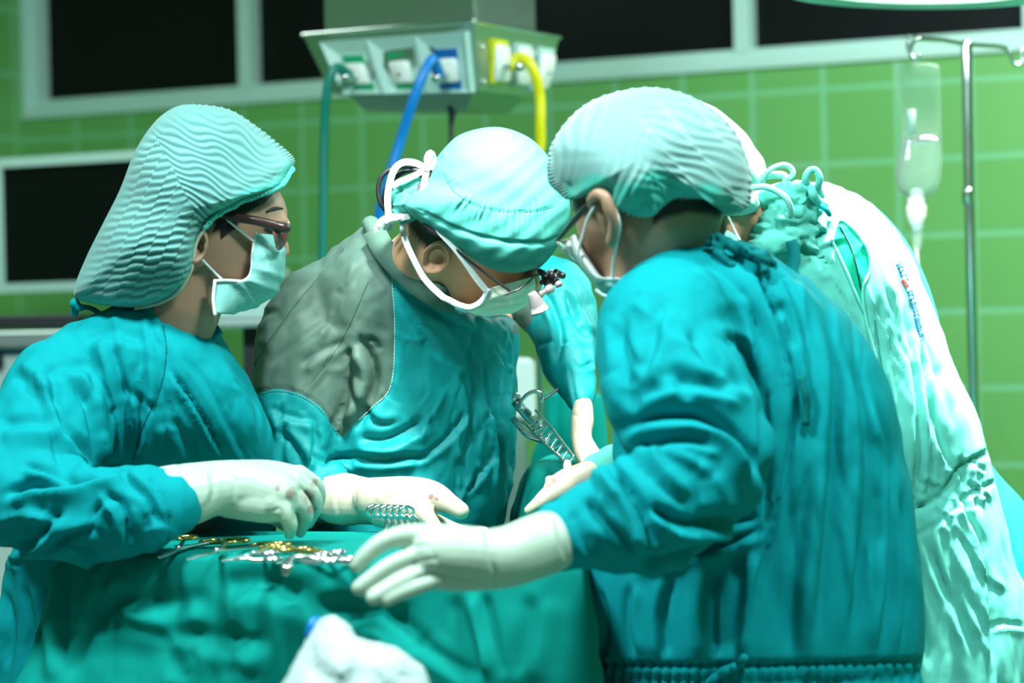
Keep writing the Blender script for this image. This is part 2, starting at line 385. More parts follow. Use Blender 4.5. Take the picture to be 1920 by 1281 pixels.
class Surf:
    def __init__(s, V, F): s.t = BVHTree.FromPolygons([Vector(v) for v in V], [list(f) for f in F])
    def hit(s, x, y, lift=0.0, dflt=3.5):
        r = P(x, y, 1.0) - CAM; L = np.linalg.norm(r); h = s.t.ray_cast(Vector(CAM), Vector(r / L))
        if h[0] is None: return P(x, y, dflt)
        return np.array(h[0]) - r / L * lift
    def path(s, pts, lift=0.0, k=4, dflt=3.5):
        A = catmull(pts, k); H = []
        for x, y in A:
            r = P(x, y, 1.0) - CAM; L = np.linalg.norm(r); h = s.t.ray_cast(Vector(CAM), Vector(r / L))
            H.append(None if h[0] is None else np.array(h[0]) - r / L * lift)
        last = next((h for h in H if h is not None), None)
        for i, (x, y) in enumerate(A):
            if H[i] is None: H[i] = P(x, y, dflt if last is None else proj(last[None])[2][0])
            else: last = H[i]
        return np.array(H)
def ribbon(pts, w, t=.0012, k=3, face=None):
    """flat tape: w width (m), facing the direction `face`"""
    pts = catmull(pts, k) if k > 1 else np.asarray(pts); T = np.gradient(pts, axis=0); T /= np.linalg.norm(T, axis=1)[:, None] + 1e-12
    R = []; w = np.broadcast_to(w, (len(pts),)) if np.ndim(w) == 0 else np.interp(np.linspace(0, 1, len(pts)), np.linspace(0, 1, len(w)), w)
    for i, (p, tt) in enumerate(zip(pts, T)):
        f = (face if face is not None else (CAM - p)); f = f - tt * (f @ tt); f = f / (np.linalg.norm(f) + 1e-9); u = np.cross(tt, f)
        R.append([p + u * w[i] / 2 + f * t / 2, p - u * w[i] / 2 + f * t / 2, p - u * w[i] / 2 - f * t / 2, p + u * w[i] / 2 - f * t / 2])
    return rings_mesh(R)
def box(c, sx, sy, sz, ax=((1, 0, 0), (0, 1, 0), (0, 0, 1)), bev=0.0):
    ax = np.array(ax, float); c = np.asarray(c, float)
    s = np.array([sx, sy, sz]) / 2
    if not bev:
        V = [c + (np.array([i, j, k]) * s) @ ax for i in (-1, 1) for j in (-1, 1) for k in (-1, 1)]
        return np.array(V), [(0, 1, 3, 2), (4, 6, 7, 5), (0, 4, 5, 1), (2, 3, 7, 6), (0, 2, 6, 4), (1, 5, 7, 3)]
    R = []
    for z, b in ((-s[2], bev), (-s[2] + bev, 0), (s[2] - bev, 0), (s[2], bev)):
        x, y = s[0] - b, s[1] - b; q = min(bev, x, y)
        R.append([(x, y - q, z), (x - q, y, z), (-x + q, y, z), (-x, y - q, z), (-x, -y + q, z), (-x + q, -y, z), (x - q, -y, z), (x, -y + q, z)])
    return rings_mesh(c + np.array(R) @ ax)

# ============================================================ THE ROOM
TH = math.radians(25)
W0 = P(1920, 600, 6.18); UX = np.array([math.cos(TH), -math.sin(TH), 0]); NW = np.array([-math.sin(TH), -math.cos(TH), 0]); UZ = np.array([0, 0, 1.])
AX = (UX, NW, UZ)
def wl(x, y, off=0.0):
    h = plane_hit(x, y, W0 + NW * off, NW); return (h - W0) @ UX, h[2]
def wp(a, z, off=0.0): return np.array([W0[0], W0[1], 0]) + UX * a + NW * off + UZ * z
S_ = .2
aphase = wl(1546, 240)[0]; zphase = wl(1920, 434.5)[1]
def tile_mat(name, ax_a, org, ph_a, ph_z):
    mt, nt, b = nodes(name); L = nt.links.new
    g = nt.nodes.new('ShaderNodeNewGeometry')
    def dotc(vec, off):
        v = nt.nodes.new('ShaderNodeVectorMath'); v.operation = 'DOT_PRODUCT'; v.inputs[1].default_value = tuple(vec); L(g.outputs['Position'], v.inputs[0])
        s = nt.nodes.new('ShaderNodeMath'); s.operation = 'SUBTRACT'; s.inputs[1].default_value = off; L(v.outputs['Value'], s.inputs[0])
        d = nt.nodes.new('ShaderNodeMath'); d.operation = 'DIVIDE'; d.inputs[1].default_value = S_; L(s.outputs[0], d.inputs[0]); return d.outputs[0]
    A = dotc(ax_a, float(np.dot(org, ax_a)) + ph_a); Z = dotc((0, 0, 1), ph_z)
    outs = []
    for q in (A, Z):
        f = nt.nodes.new('ShaderNodeMath'); f.operation = 'FRACT'; L(q, f.inputs[0])
        pp = nt.nodes.new('ShaderNodeMath'); pp.operation = 'PINGPONG'; pp.inputs[1].default_value = .5; L(f.outputs[0], pp.inputs[0]); outs.append(pp.outputs[0])
    mn = nt.nodes.new('ShaderNodeMath'); mn.operation = 'MINIMUM'; L(outs[0], mn.inputs[0]); L(outs[1], mn.inputs[1])
    mr = nt.nodes.new('ShaderNodeMapRange'); mr.inputs[1].default_value = .028; mr.inputs[2].default_value = .042; L(mn.outputs[0], mr.inputs[0])
    fl = []
    for q in (A, Z):
        f = nt.nodes.new('ShaderNodeMath'); f.operation = 'FLOOR'; L(q, f.inputs[0]); fl.append(f.outputs[0])
    cx = nt.nodes.new('ShaderNodeCombineXYZ'); L(fl[0], cx.inputs[0]); L(fl[1], cx.inputs[1])
    wn = nt.nodes.new('ShaderNodeTexWhiteNoise'); L(cx.outputs[0], wn.inputs['Vector'])
    tcol = nt.nodes.new('ShaderNodeMix'); tcol.data_type = 'RGBA'; tcol.inputs[6].default_value = (.125, .37, .10, 1); tcol.inputs[7].default_value = (.14, .39, .115, 1)
    L(wn.outputs['Value'], tcol.inputs[0])
    mx = nt.nodes.new('ShaderNodeMix'); mx.data_type = 'RGBA'; mx.inputs[6].default_value = (.18, .50, .26, 1); L(tcol.outputs[2], mx.inputs[7]); L(mr.outputs[0], mx.inputs[0])
    L(mx.outputs[2], b.inputs['Base Color']); b.inputs['Roughness'].default_value = .38; b.inputs['Specular IOR Level'].default_value = .35
    bp = nt.nodes.new('ShaderNodeBump'); bp.inputs['Strength'].default_value = .4; bp.inputs['Distance'].default_value = .002; L(mr.outputs[0], bp.inputs['Height']); L(bp.outputs[0], b.inputs['Normal'])
    return mt
M['tile'] = tile_mat('green_wall_tile', UX, W0, aphase, zphase)
aL = wl(47, 240)[0]; AR = 3.4; CEIL = 3.0
zs = wl(1388, 131)[1]        # underside of the window frame
zt = zs + 1.0
def wbox(a0, a1, z0, z1, o0, o1, bev=0.0):
    return box(wp((a0 + a1) / 2, (z0 + z1) / 2, (o0 + o1) / 2), a1 - a0, o1 - o0, z1 - z0, AX, bev)
st(obj('wall_back', *merge([wbox(aL - .2, AR, 0, zs, -.2, 0), wbox(aL - .2, AR, zt, CEIL, -.2, 0), wbox(AR - .1, AR, zs, zt, -.2, 0)]), M['tile'], smooth=False))
CL = wp(aL, 0)
M['tile2'] = tile_mat('green_wall_tile_side', NW, CL, .05, zphase)
st(obj('wall_left', *box(CL + NW * 2.5 - UX * .1 + UZ * CEIL / 2, .2, 5.0, CEIL, AX), M['tile2'], smooth=False))
CR = wp(AR, 0)
st(obj('wall_right', *box(CR + NW * 2.5 + UX * .1 + UZ * CEIL / 2, .2, 5.0, CEIL, AX), M['tile2'], smooth=False))
st(obj('floor', *box(wp((aL + AR) / 2, -.05, 3.6), AR - aL + .4, 8, .1, AX), M['floor'], smooth=False))
st(obj('ceiling', *box(wp((aL + AR) / 2, CEIL + .05, 2.4), AR - aL + .4, 5.2, .1, AX), M['ceil'], smooth=False))
# window band: frame with two steps, mullions, dark panes
wroot = thing('window_1', '', '', wp((aL + AR) / 2, zs, 0)); del wroot['label']; del wroot['category']; st(wroot)
def rect_frame(a0, a1, z0, z1, w, o0, o1): return [wbox(a0, a1, z0, z0 + w, o0, o1), wbox(a0, a1, z1 - w, z1, o0, o1), wbox(a0, a0 + w, z0 + w, z1 - w, o0, o1), wbox(a1 - w, a1, z0 + w, z1 - w, o0, o1)]
fa0 = wl(40, 150)[0]; 
obj('window_frame', *merge(rect_frame(fa0, AR - .1, zs, zt, .028, -.08, .012) + rect_frame(fa0 + .027, AR - .12, zs + .027, zt - .027, .03, -.10, -.012)), M['frame'], wroot, smooth=False)
mull = [wl(455, 80)[0], wl(905, 60)[0], wl(1388, 40)[0], wl(1932, 20)[0]]
for a in mull: obj('mullion', *merge([wbox(a - .022, a + .022, zs + .05, zt - .05, -.09, -.008)]), M['frame'], wroot, smooth=False)
ed = [fa0 + .05] + mull + [AR - .14]
for i in range(len(ed) - 1): obj('window_pane', *wbox(ed[i] + .01, ed[i + 1] - .01, zs + .05, zt - .05, -.075, -.066), M['darkgl'], wroot, smooth=False)

# ------------------------------------------------ x-ray viewer on the left, equipment shelves
xr = thing('viewing_box', 'wide white-framed box with a dark blank screen, behind the woman in the puffed cap', 'screen', P(130, 550, 6.0))
def qbox(x0, y0, x1, y1, d, th, yaw=TH, bev=.004, grow=(0, 0)):
    """upright box whose front face spans the pixels, turned by yaw about the vertical, depth th behind"""
    n = np.array([-math.sin(yaw), -math.cos(yaw), 0]); u = np.array([math.cos(yaw), -math.sin(yaw), 0]); p0 = P((x0 + x1) / 2, (y0 + y1) / 2, d)
    ym = (y0 + y1) / 2; xm = (x0 + x1) / 2
    l = plane_hit(x0, ym, p0, n); r = plane_hit(x1, ym, p0, n); t = plane_hit(xm, y0, p0, n); b_ = plane_hit(xm, y1, p0, n)
    c = np.array([(l + r)[0] / 2, (l + r)[1] / 2, (t[2] + b_[2]) / 2]) - n * th / 2
    return c, (r - l) @ u, t[2] - b_[2], (u, n, UZ), th, bev
def qb(*a, **k):
    c, w, h, ax, th, bev = qbox(*a, **k); return box(c, w, th, h, ax, bev)
c, w, h, ax, th, _ = qbox(-6, 288, 330, 545, 6.0, .09)
obj('housing', *box(c, w, th, h, ax, .01), M['frame'], xr, smooth=False)
fr = .024
obj('screen', *box(c + ax[1] * (th / 2 - .002), w - 2 * fr, .008, h - 2 * fr, ax), M['darkgl'], xr, smooth=False)
bez = merge([box(c + ax[1] * (th / 2 + .004) + UZ * s * (h - fr) / 2, w, .012, fr, ax) for s in (-1, 1)] + [box(c + ax[1] * (th / 2 + .004) + ax[0] * s * (w - fr) / 2, fr, .012, h - 2 * fr, ax) for s in (-1, 1)])
obj('bezel', *bez, M['panelw'], xr, smooth=False)
cart = thing('equipment_trolley', 'grey medical trolley with a black shelf and white drawer unit at the far left', 'trolley', P(40, 640, 5.6) * [1, 1, 0])
obj('top_shelf', *qb(-120, 592, 150, 617, 5.6, .4, 0), M['dark'], cart, smooth=False)
obj('work_surface', *qb(-130, 622, 170, 652, 5.55, .45, 0), M['steel'], cart, smooth=False)
dr = obj('drawer', *qb(-120, 662, 60, 760, 5.6, .38, 0), M['box'], cart, smooth=False)
obj('drawer_edge', *qb(-120, 654, 165, 661, 5.59, .4, 0), M['blue'], cart, smooth=False)
obj('knob', *ell(P(-2, 680, 5.59), (.012, .02, .02)), M['dark'], cart)
for q_ in ((-118, 545, -106), (126, 600, 138)): obj('post', *qb(q_[0], q_[1], q_[2], 660, 5.8, .02, 0), M['steel'], cart, smooth=False)
q = qbox(-120, 750, 170, 1000, 5.62, .36, 0)
c, w, h, ax, th, _ = q; zz = c[2] + h / 2
obj('cabinet', *box([c[0], c[1], zz / 2 + .04], w, th, zz - .08, ax, .01), M['box'], cart, smooth=False)
for sx in (-1, 1):
    for sy in (-1, 1): obj('caster', *ell([c[0] + sx * w * .4, c[1] + sy * th * .38, .04], (.04, .02, .04)), M['dark'], cart)
mon = thing('equipment_cabinet', 'pale grey-white equipment box behind the mask of the leftmost woman', 'box', P(460, 615, 5.2) * [1, 1, 0])
obj('casing', *qb(398, 500, 511, 614, 5.2, .22, .1, .008), M['box'], mon, smooth=False)
obj('front_panel', *qb(404, 528, 500, 596, 5.195, .01, .1, 0), M['panelw'], mon, smooth=False)
c, w, h, ax, th, _ = qbox(398, 500, 511, 614, 5.2, .22, .1); z0 = c[2] - h / 2
obj('stand', *merge([box([c[0], c[1], z0 / 2], .04, .04, z0, ax), box([c[0], c[1], .02], .3, .3, .04, ax, .01)]), M['dark'], mon, smooth=False)
obj('knob', *ell(P(397, 601, 5.15), (.012, .01, .012)), M['dark'], mon)
# equipment behind the operating table
eq = thing('monitor_unit', 'white machine casing glimpsed between the bent surgeon and his outstretched sleeve', 'machine', P(985, 800, 5.0) * [1, 1, 0])
obj('casing', *qb(900, 672, 1006, 790, 5.0, .25, -.2, .01), M['box'], eq, smooth=False)
c, w, h, ax, th, _ = qbox(900, 672, 1006, 790, 5.0, .25, -.2); z0 = c[2] - h / 2
obj('base', *merge([box([c[0], c[1], z0 / 2], w * .8, .2, z0, ax, .01)]), M['steel'], eq, smooth=False)
pl_ = thing('drip_stand', 'slim steel pole standing behind the bent surgeon', 'stand', P(1012, 800, 4.7) * [1, 1, 0])
c0 = P(1012, 680, 4.7); obj('pole', *tube3([[c0[0], c0[1], .04], c0, c0 + UZ * .06], .0075, 12, 1), M['chrome'], pl_)
for k in range(5):
    a = k * 1.2566; obj('leg', *tube3([[c0[0], c0[1], .06], [c0[0] + .25 * math.cos(a), c0[1] + .25 * math.sin(a), .03]], .012, 8, 1), M['chrome'], pl_)

# ------------------------------------------------ gas pendant hanging from the ceiling
C = P(888, 40, 4.85); Lt = P(568, 66, 5.12); Rt = P(1049, 70, 5.22); Bt = Lt + Rt - C
Cb = P(899, 172, 4.93); Lb = P(622, 176, 5.10); Rb = P(1013, 184, 5.20); Bb = Lb + Rb - Cb
pend = thing('gas_pendant', 'stainless steel medical gas column with coloured outlets hanging above the team', 'ceiling pendant', Cb)
def quadbox(top, bot): return np.array(list(bot) + list(top)), [(3, 2, 1, 0), (4, 5, 6, 7), (0, 1, 5, 4), (1, 2, 6, 5), (2, 3, 7, 6), (3, 0, 4, 7)]
obj('outlet_housing', *quadbox([Lt, C, Rt, Bt], [Lb, Cb, Rb, Bb]), M['steel'], pend, smooth=False)
cc = (Lt + Rt) / 2; ex = (C - Lt); ey = (Rt - C)
c1 = P(889, 30, 4.93); l1 = P(609, 50, 5.16); r1 = P(1004, 50, 5.22); b1 = l1 + r1 - c1; up = UZ * (CEIL - c1[2])
def atz(p, z): return np.array([p[0], p[1], z])
zt_ = min(Lt[2], C[2], Rt[2]) - .01
obj('column', *quadbox([atz(v, CEIL) for v in (l1, c1, r1, b1)], [atz(v, zt_) for v in (l1, c1, r1, b1)]), M['steel'], pend, smooth=False)
e0 = tube3([atz(c1, zt_ + .02), atz(c1, CEIL)], .008, 8, 1); obj('corner_trim', *e0, M['chrome'], pend)
obj('top_rim', *merge([tube3([Lt, C], .005, 8, 1), tube3([C, Rt], .005, 8, 1)]), M['chrome'], pend)
for (a, b_) in ((.0, 0), (1, 0)): pass
under = [(v * .86 + ((Lb + Rb) / 2) * .14) for v in (Lb, Cb, Rb, Bb)]
obj('underside_plate', *quadbox([v + UZ * .003 for v in under], [v * .8 + ((Lb + Rb) / 2) * .2 - UZ * .035 for v in under]), M['steel'], pend, smooth=False)
def face(u, v, off, side):
    if side == 'l': a, b2, c2, d2 = Lt, C, Cb, Lb
    else: a, b2, c2, d2 = C, Rt, Rb, Cb
    t = a * (1 - u) + b2 * u; bo = d2 * (1 - u) + c2 * u; p = t * (1 - v) + bo * v
    n = np.cross(b2 - a, d2 - a); n /= np.linalg.norm(n); n = -n if n @ FWD > 0 else n
    return p + n * off
def fq(u0, u1, v0, v1, o0, o1, side, sh=0):
    f = [(u0 + sh, v0), (u1 + sh, v0), (u1, v1), (u0, v1)]
    return quadbox([face(u, v, o1, side) for u, v in f], [face(u, v, o0, side) for u, v in f])
def outlet(u, side, col, w=.10, v0=.38, v1=.93, rec=True):
    if rec:
        uo = .145; a = [(u - uo, .13), (u + uo, .13), (u + uo, 1.0), (u - uo, 1.0)]; b2 = [(u - uo * .62, .34), (u + uo * .62, .34), (u + uo * .62, .98), (u - uo * .62, .98)]
        V = [face(p, v, .020, side) for p, v in a] + [face(p, v, .008, side) for p, v in b2] + [face(p, v, -.004, side) for p, v in a]
        F = [(0, 1, 5, 4), (1, 2, 6, 5), (2, 3, 7, 6), (3, 0, 4, 7), (4, 5, 6, 7), (0, 8, 9, 1), (1, 9, 10, 2), (2, 10, 11, 3), (3, 11, 8, 0)]
        pn = obj('outlet_surround', V, F, M['panelw'], pend, smooth=False)
    obj('outlet_label', *fq(u - w / 2, u + w / 2, v0, v1, 0, .0115, side), col, pend, smooth=False)
    s = .05 if side == 'l' else .075
    c = face(u, (v0 + v1) / 2 + .02, .014, side); uu = face(u + .1, .5, 0, side) - face(u, .5, 0, side); uu /= np.linalg.norm(uu); vv = face(u, .9, 0, side) - face(u, .1, 0, side); vv /= np.linalg.norm(vv); nn = np.cross(uu, vv)
    wv = w * np.linalg.norm(C - Lt if side == 'l' else Rt - C)
    obj('outlet_socket', *box(c, wv * .90, wv * .84 if side == 'l' else wv * 1.2, .016, (uu, vv, nn), .005), M['outw'], pend)
    nf = -nn if nn @ FWD > 0 else nn
    obj('socket_hole', *tube3([c + nf * .004, c + nf * .0105], .005, 10, 1), M['steel'], pend)
    return c + nf * .008, nf
o1, n1 = outlet(.262, 'l', M['green'], .125); o2, _ = outlet(.545, 'l', M['green'], .125); o3, n3 = outlet(.835, 'l', M['blue'], .135, .36, .95)
o4, n4 = outlet(.26, 'r', M['yellow'], .16, .2, .85, False); outlet(.56, 'r', M['panelw'], .16, .2, .85, False); outlet(.86, 'r', M['panelw'], .16, .2, .9, False)
for k, (u, sd) in enumerate(((.03, 'r'), (.03, 'r'))): obj('screw', *ell(face(.06, .35 + .5 * k, .003, 'r'), (.005, .005, .005)), M['chrome'], pend)
# printed words on the blue label, too small to read in the photograph: a row of short strokes
def hose(name, label, colr, start, nrm, pts, r):
    h = thing(name, label, 'hose', start)
    obj('connector', *tube3([start, start + nrm * .035], .011, 12, 1), M['chrome'], h)
    L = np.array([start + nrm * .022] + [P(*q) for q in pts])
    obj('tubing', *tube3(L, r, 14, 6), colr, h)
    obj('cuff', *tube3([L[0], L[0] * .5 + L[1] * .5], r * 1.15, 14, 1), colr, h)
hose('gas_hose', 'teal hose hanging from the leftmost green outlet of the ceiling column', M['hteal'], o1, n1, [(632, 126, 4.99), (618, 148, 4.985), (611, 190, 4.99), (608, 250, 5.0), (606, 380, 5.0), (604, 500, 5.0), (602, 700, 5.0), (600, 1000, 5.0)], .0098)
hose('gas_hose', 'bright blue hose curving down from the blue outlet to behind the cloth cap', M['hblue'], o3, n3, [(812, 111, 4.86), (796, 135, 4.84), (776, 185, 4.84), (752, 260, 4.86), (726, 345, 4.86), (708, 430, 4.88), (700, 600, 4.9), (700, 1000, 4.95)], .0105)
hose('gas_hose', 'yellow hose arching out of the yellow outlet and dropping behind the cloth cap', M['hyel'], o4, n4, [(970, 108, 4.96), (990, 116, 4.94), (1004, 142, 4.94), (1012, 180, 4.95), (1013, 230, 4.95), (1006, 300, 4.96), (940, 420, 4.96), (850, 560, 4.96), (800, 900, 4.96)], .0108)
hp = thing('hose_bracket', 'dark cable grip hanging under the steel gas column above the cloth cap', 'cable', P(845, 240, 5.0))
obj('grip', *ptube([(846, 186, 5.02, 14), (848, 205, 5.02, 9), (846, 232, 5.02, 5)], 12, 3), M['dark'], hp)
obj('cable', *ptube([(846, 225, 5.02, 5), (845, 300, 5.02, 4), (846, 420, 5.02, 4), (846, 900, 5.02, 4)], 8, 3), M['cord'], hp)

# ------------------------------------------------ IV stand and bag
iv = thing('drip_stand', 'tall chrome drip stand with four-hook crossbar, holding the clear fluid bag', 'stand', P(1822, 700, 4.85) * [1, 1, 0])
pt = P(1812, 84, 4.85)
obj('pole', *tube3([[pt[0] + .0, pt[1], .05], pt], .0112, 16, 1), M['chrome'], iv)
obj('crossbar', *tube3([P(1722, 73, 4.72), P(1765, 75, 4.78), P(1812, 83, 4.85), P(1870, 87, 4.92), P(1888, 92, 4.95)], .0048, 10, 3), M['chrome'], iv)
obj('hook', *tube3([P(1722, 73, 4.72), P(1712, 80, 4.715), P(1707, 98, 4.71), P(1714, 112, 4.705), P(1722, 104, 4.70)], .0042, 10, 4), M['chrome'], iv)
obj('hook', *tube3([P(1765, 76, 4.79), P(1730, 74, 4.86), P(1704, 68, 4.9), P(1701, 78, 4.9), P(1704, 95, 4.9), P(1712, 105, 4.9)], .0040, 10, 4), M['chrome'], iv)
obj('hook', *tube3([P(1886, 91, 4.95), P(1894, 99, 4.95), P(1898, 113, 4.95), P(1908, 122, 4.95), P(1916, 115, 4.95), P(1917, 92, 4.95)], .0042, 10, 4), M['chrome'], iv)
obj('collar', *tube3([P(1815, 360, 4.85), P(1815.4, 376, 4.85)], .0125, 14, 1), M['chrome'], iv)
for k in range(5):
    a = k * 1.2566 + .3; obj('leg', *tube3([[pt[0], pt[1], .08], [pt[0] + .28 * math.cos(a), pt[1] + .28 * math.sin(a), .03]], .011, 8, 1), M['chrome'], iv)
bd = 4.72
ivb = thing('fluid_bag', 'half-empty clear fluid bag hanging upside down from the chrome drip stand', 'bag', P(1720, 490, bd))
bagS = [(1690, 117, 1745, 117, bd, .004), (1674, 125, 1762, 125, bd, .012), (1678, 150, 1763, 150, bd, .018), (1686, 200, 1765, 200, bd, .02), (1690, 255, 1765, 255, bd, .022), (1681, 300, 1766, 300, bd, .028), (1677, 335, 1764, 335, bd, .03), (1684, 358, 1756, 358, bd, .026), (1700, 372, 1738, 372, bd, .012)]
obj('bag_film', *loft(bagS, 32, 4, 2.6), M['film'], ivb)
def shrink(S, k, y0):
    return [(x0 + k, a, x1 - k, b2, d, t * .85) for x0, a, x1, b2, d, t in S if a >= y0]
obj('fluid', *loft([(1692, 257, 1762, 257, bd, .018)] + shrink(bagS, 3, 290), 32, 4, 2.6), M['fluid'], ivb)
obj('hanging_loop', *tube3([P(1716, 120, bd), P(1713, 108, bd - .005), P(1716, 101, bd - .01), P(1720, 108, bd - .005), P(1718, 120, bd)], .002, 8, 4), M['film'], ivb)
obj('graduated_label', *ribbon([P(1707, 205, bd - .022), P(1709, 250, bd - .024)], .018, .001, 1), M['panelw'], ivb)
obj('port', *ptube([(1718, 370, bd, 16), (1718, 384, bd, 16), (1718, 386, bd, 19), (1718, 406, bd, 19), (1718, 412, bd, 16)], 16, 1), M['outw'], ivb)
obj('drip_chamber', *ptube([(1719, 412, bd, 11), (1719, 424, bd, 11), (1720, 440, bd, 10), (1719, 462, bd, 9), (1718, 470, bd, 4)], 14, 1), M['film'], ivb)
obj('chamber_cap', *ptube([(1719, 412, bd, 12), (1719, 424, bd, 12)], 14, 1), M['panelw'], ivb)
obj('tube', *ptube([(1718, 468, bd, 3.6), (1720, 500, bd, 3), (1718, 600, bd, 3), (1700, 900, bd - .1, 3)], 8, 4), M['outw'], ivb)

# ------------------------------------------------ surgical lamp
lp = thing('surgical_lamp', 'pale green round surgical lamp head hanging at the top right', 'lamp', P(1720, 20, 4.2))
lc = P(1735, -42, 4.25); lr = .252
ln = np.array([-.04, .03, -1.]); ln /= np.linalg.norm(ln); lu = np.cross(ln, [0, 1, 0]); lu /= np.linalg.norm(lu); lv = np.cross(ln, lu)
def disc(prof, n=64):
    a = np.arange(n) / n * 2 * math.pi
    return rings_mesh([lc + ln * h + r * (np.cos(a)[:, None] * lu + np.sin(a)[:, None] * lv) for r, h in prof])
obj('lamp_head', *disc([(.02, -.10), (.12, -.09), (.21, -.05), (.245, -.01), (.252, .012), (.248, .026), (.235, .03), (.2, .022), (.05, .02)]), M['lamp'], lp)
obj('lens_plate', *disc([(.195, .0225), (.19, .026), (.02, .026)]), mat('lamp_lens', (.9, 1, .95), .3, emit=1.2), lp)
obj('rim_bumper', *merge([tube3([lc + ln * .026 + lr * .985 * (math.cos(a) * lu + math.sin(a) * lv) for a in np.linspace(0, 2 * math.pi, 65)], .004, 8, 1, False)]), M['frame'], lp)
obj('arm', *tube3([lc - ln * .09, lc - ln * .2, lc + np.array([.3, .2, .45]), atz(lc + np.array([.3, .2, 0]), CEIL)], .022, 12, 4), M['lamp'], lp)
l_ = area('surgical_lamp_light', lc + ln * .04, lc + np.array([-.05, -.3, -1]), .36, 14, (1, 1, .97), 'DISK'); l_.parent = lp; l_.location = tuple(lc + ln * .04 - origin(lp))

# ============================================================ FIGURE BUILDERS
def unit(v): v = np.asarray(v, float); return v / np.linalg.norm(v)
PROF = [(-.122, .072, .048, .016), (-.112, .086, .030, .034), (-.095, .092, .0, .047), (-.07, .098, -.03, .057), (-.045, .101, -.058, .064), (-.02, .101, -.075, .069), (.005, .100, -.086, .073),
        (.022, .104, -.093, .075), (.038, .112, -.097, .076), (.06, .112, -.099, .076), (.085, .100, -.094, .071), (.108, .076, -.078, .059), (.124, .042, -.052, .04), (.132, .012, -.02, .016)]
def head_parts(O, F, U, S, sc=1.0, nose=True, low=1.0, noz=1.0):
    R = []; a = np.arange(36) / 36 * 2 * math.pi
    for u, f, b, w in catmull(PROF, 2):
        if u < 0: u *= low; f *= 1 - (1 - low) * .6 * min(1, -u / .06)
        c = (f + b) / 2; h = (f - b) / 2; ca, sa = np.cos(a), np.sin(a)
        pf = np.where(ca > 0, np.abs(ca) ** .92, -np.abs(ca)); ps = np.sign(sa) * np.abs(sa) ** (.9)
        R.append(O + sc * ((c + h * pf)[:, None] * F + (w * ps)[:, None] * S + u * U))
    parts = [rings_mesh(R)]
    if nose:
        g = lambda f, u, s=0: O + sc * (F * f * (noz if u < 0 else 1) + U * (u * low if u < 0 else u) + S * s)
        parts.append(tube3([g(.100, .028), g(.112, .0), g(.122, -.018), g(.112, -.028)], [.006 * sc, .008 * sc, .011 * sc, .010 * sc], 10, 3))
        for s in (-1, 1):
            parts.append(ell(g(.108, -.024, .012 * s), (.009 * sc,) * 3)); parts.append(tube3([g(.104, .036, .012 * s), g(.108, .041, .03 * s), g(.090, .034, .052 * s)], [.008, .009, .006], 8, 3))
            parts.append(ell(g(.083, .012, .032 * s), np.array([.014, .014, .014]) * sc)); parts.append(ell(g(.078, -.018, .042 * s), np.array([.022, .02, .018]) * sc))
        parts.append(tube3([g(.098, -.052, .022), g(.106, -.052, 0), g(.098, -.052, -.022)], .0055, 8, 3)); parts.append(tube3([g(.096, -.062, .018), g(.103, -.064, 0), g(.096, -.062, -.018)], .006, 8, 3))
        parts.append(ell(g(.088, -.10), (.016, .016, .014)))
    return parts
def ear_mesh(O, F, U, S, h=.062, flare=.35):
    """helix rim, antihelix, concha and lobe as one closed relief"""
    nr, na = 18, 48; a = np.arange(na) / na * 2 * math.pi
    F2 = unit(F - S * (-flare)); S2 = unit(np.cross(F2, U)); S2 = S2 if S2 @ S > 0 else -S2; F2 = np.array(F2)
    front = []; back = []
    for i in range(nr + 1):
        r = i / nr; row, rb = [], []
        for t in a:
            cx, cy = math.cos(t), math.sin(t)
            bx = .50 * h * (.62 if cx > 0 else .62); ww = bx * (1 - .30 * max(0, -cy) ** 1.2 - .05 * cy)
            x = ww * cx * r; y = h * .5 * cy * r * (1 if cy > 0 else 1.02)
            rear = 1 / (1 + math.exp((cx - .35) * 5)); topb = max(cy, 0)
            rimw = min(1, rear + topb * .8) * (1 if cy > -.7 else .4)
            hh = .0065 * math.exp(-((r - .88) / .10) ** 2) * rimw
            hh -= .0028 * math.exp(-((r - .70) / .09) ** 2) * rimw
            hh += .0042 * math.exp(-((r - .52) / .10) ** 2) * rear * (1 if cy > -.6 else .3)
            dx, dy = x / h - .04, y / h + .06
            hh -= .0115 * math.exp(-((dx / .13) ** 2 + (dy / .15) ** 2))
            hh += .004 * math.exp(-(((x / h - .24) / .06) ** 2 + ((dy - .0) / .08) ** 2))
            hh += .0045 * math.exp(-((x / h) ** 2 / .02 + (y / h + .40) ** 2 / .012))
            base = .0125 + .008 * (1 - (cx + 1) / 2) * r
            p = O + F2 * x + U * y
            row.append(p + S2 * (hh + base)); rb.append(p + S2 * (base - .0045) - S * .010 * (1 - r))
        front.append(row); back.append(rb)
    R = front + back[::-1]
    V, Fc = rings_mesh(R, caps=False); return V, Fc
def attr_hair(V, polys, soft=8, near=None):
    X, Y, D = proj(V); out = np.zeros(len(V))
    for pl in polys: out = np.maximum(out, np.clip(sdf(X, Y, pl) / soft + .5, 0, 1))
    if near is not None: out *= (D < near)
    return out
def body_mesh(parts, vs=.0045, sm=5): return voxel(parts, vs, sm)
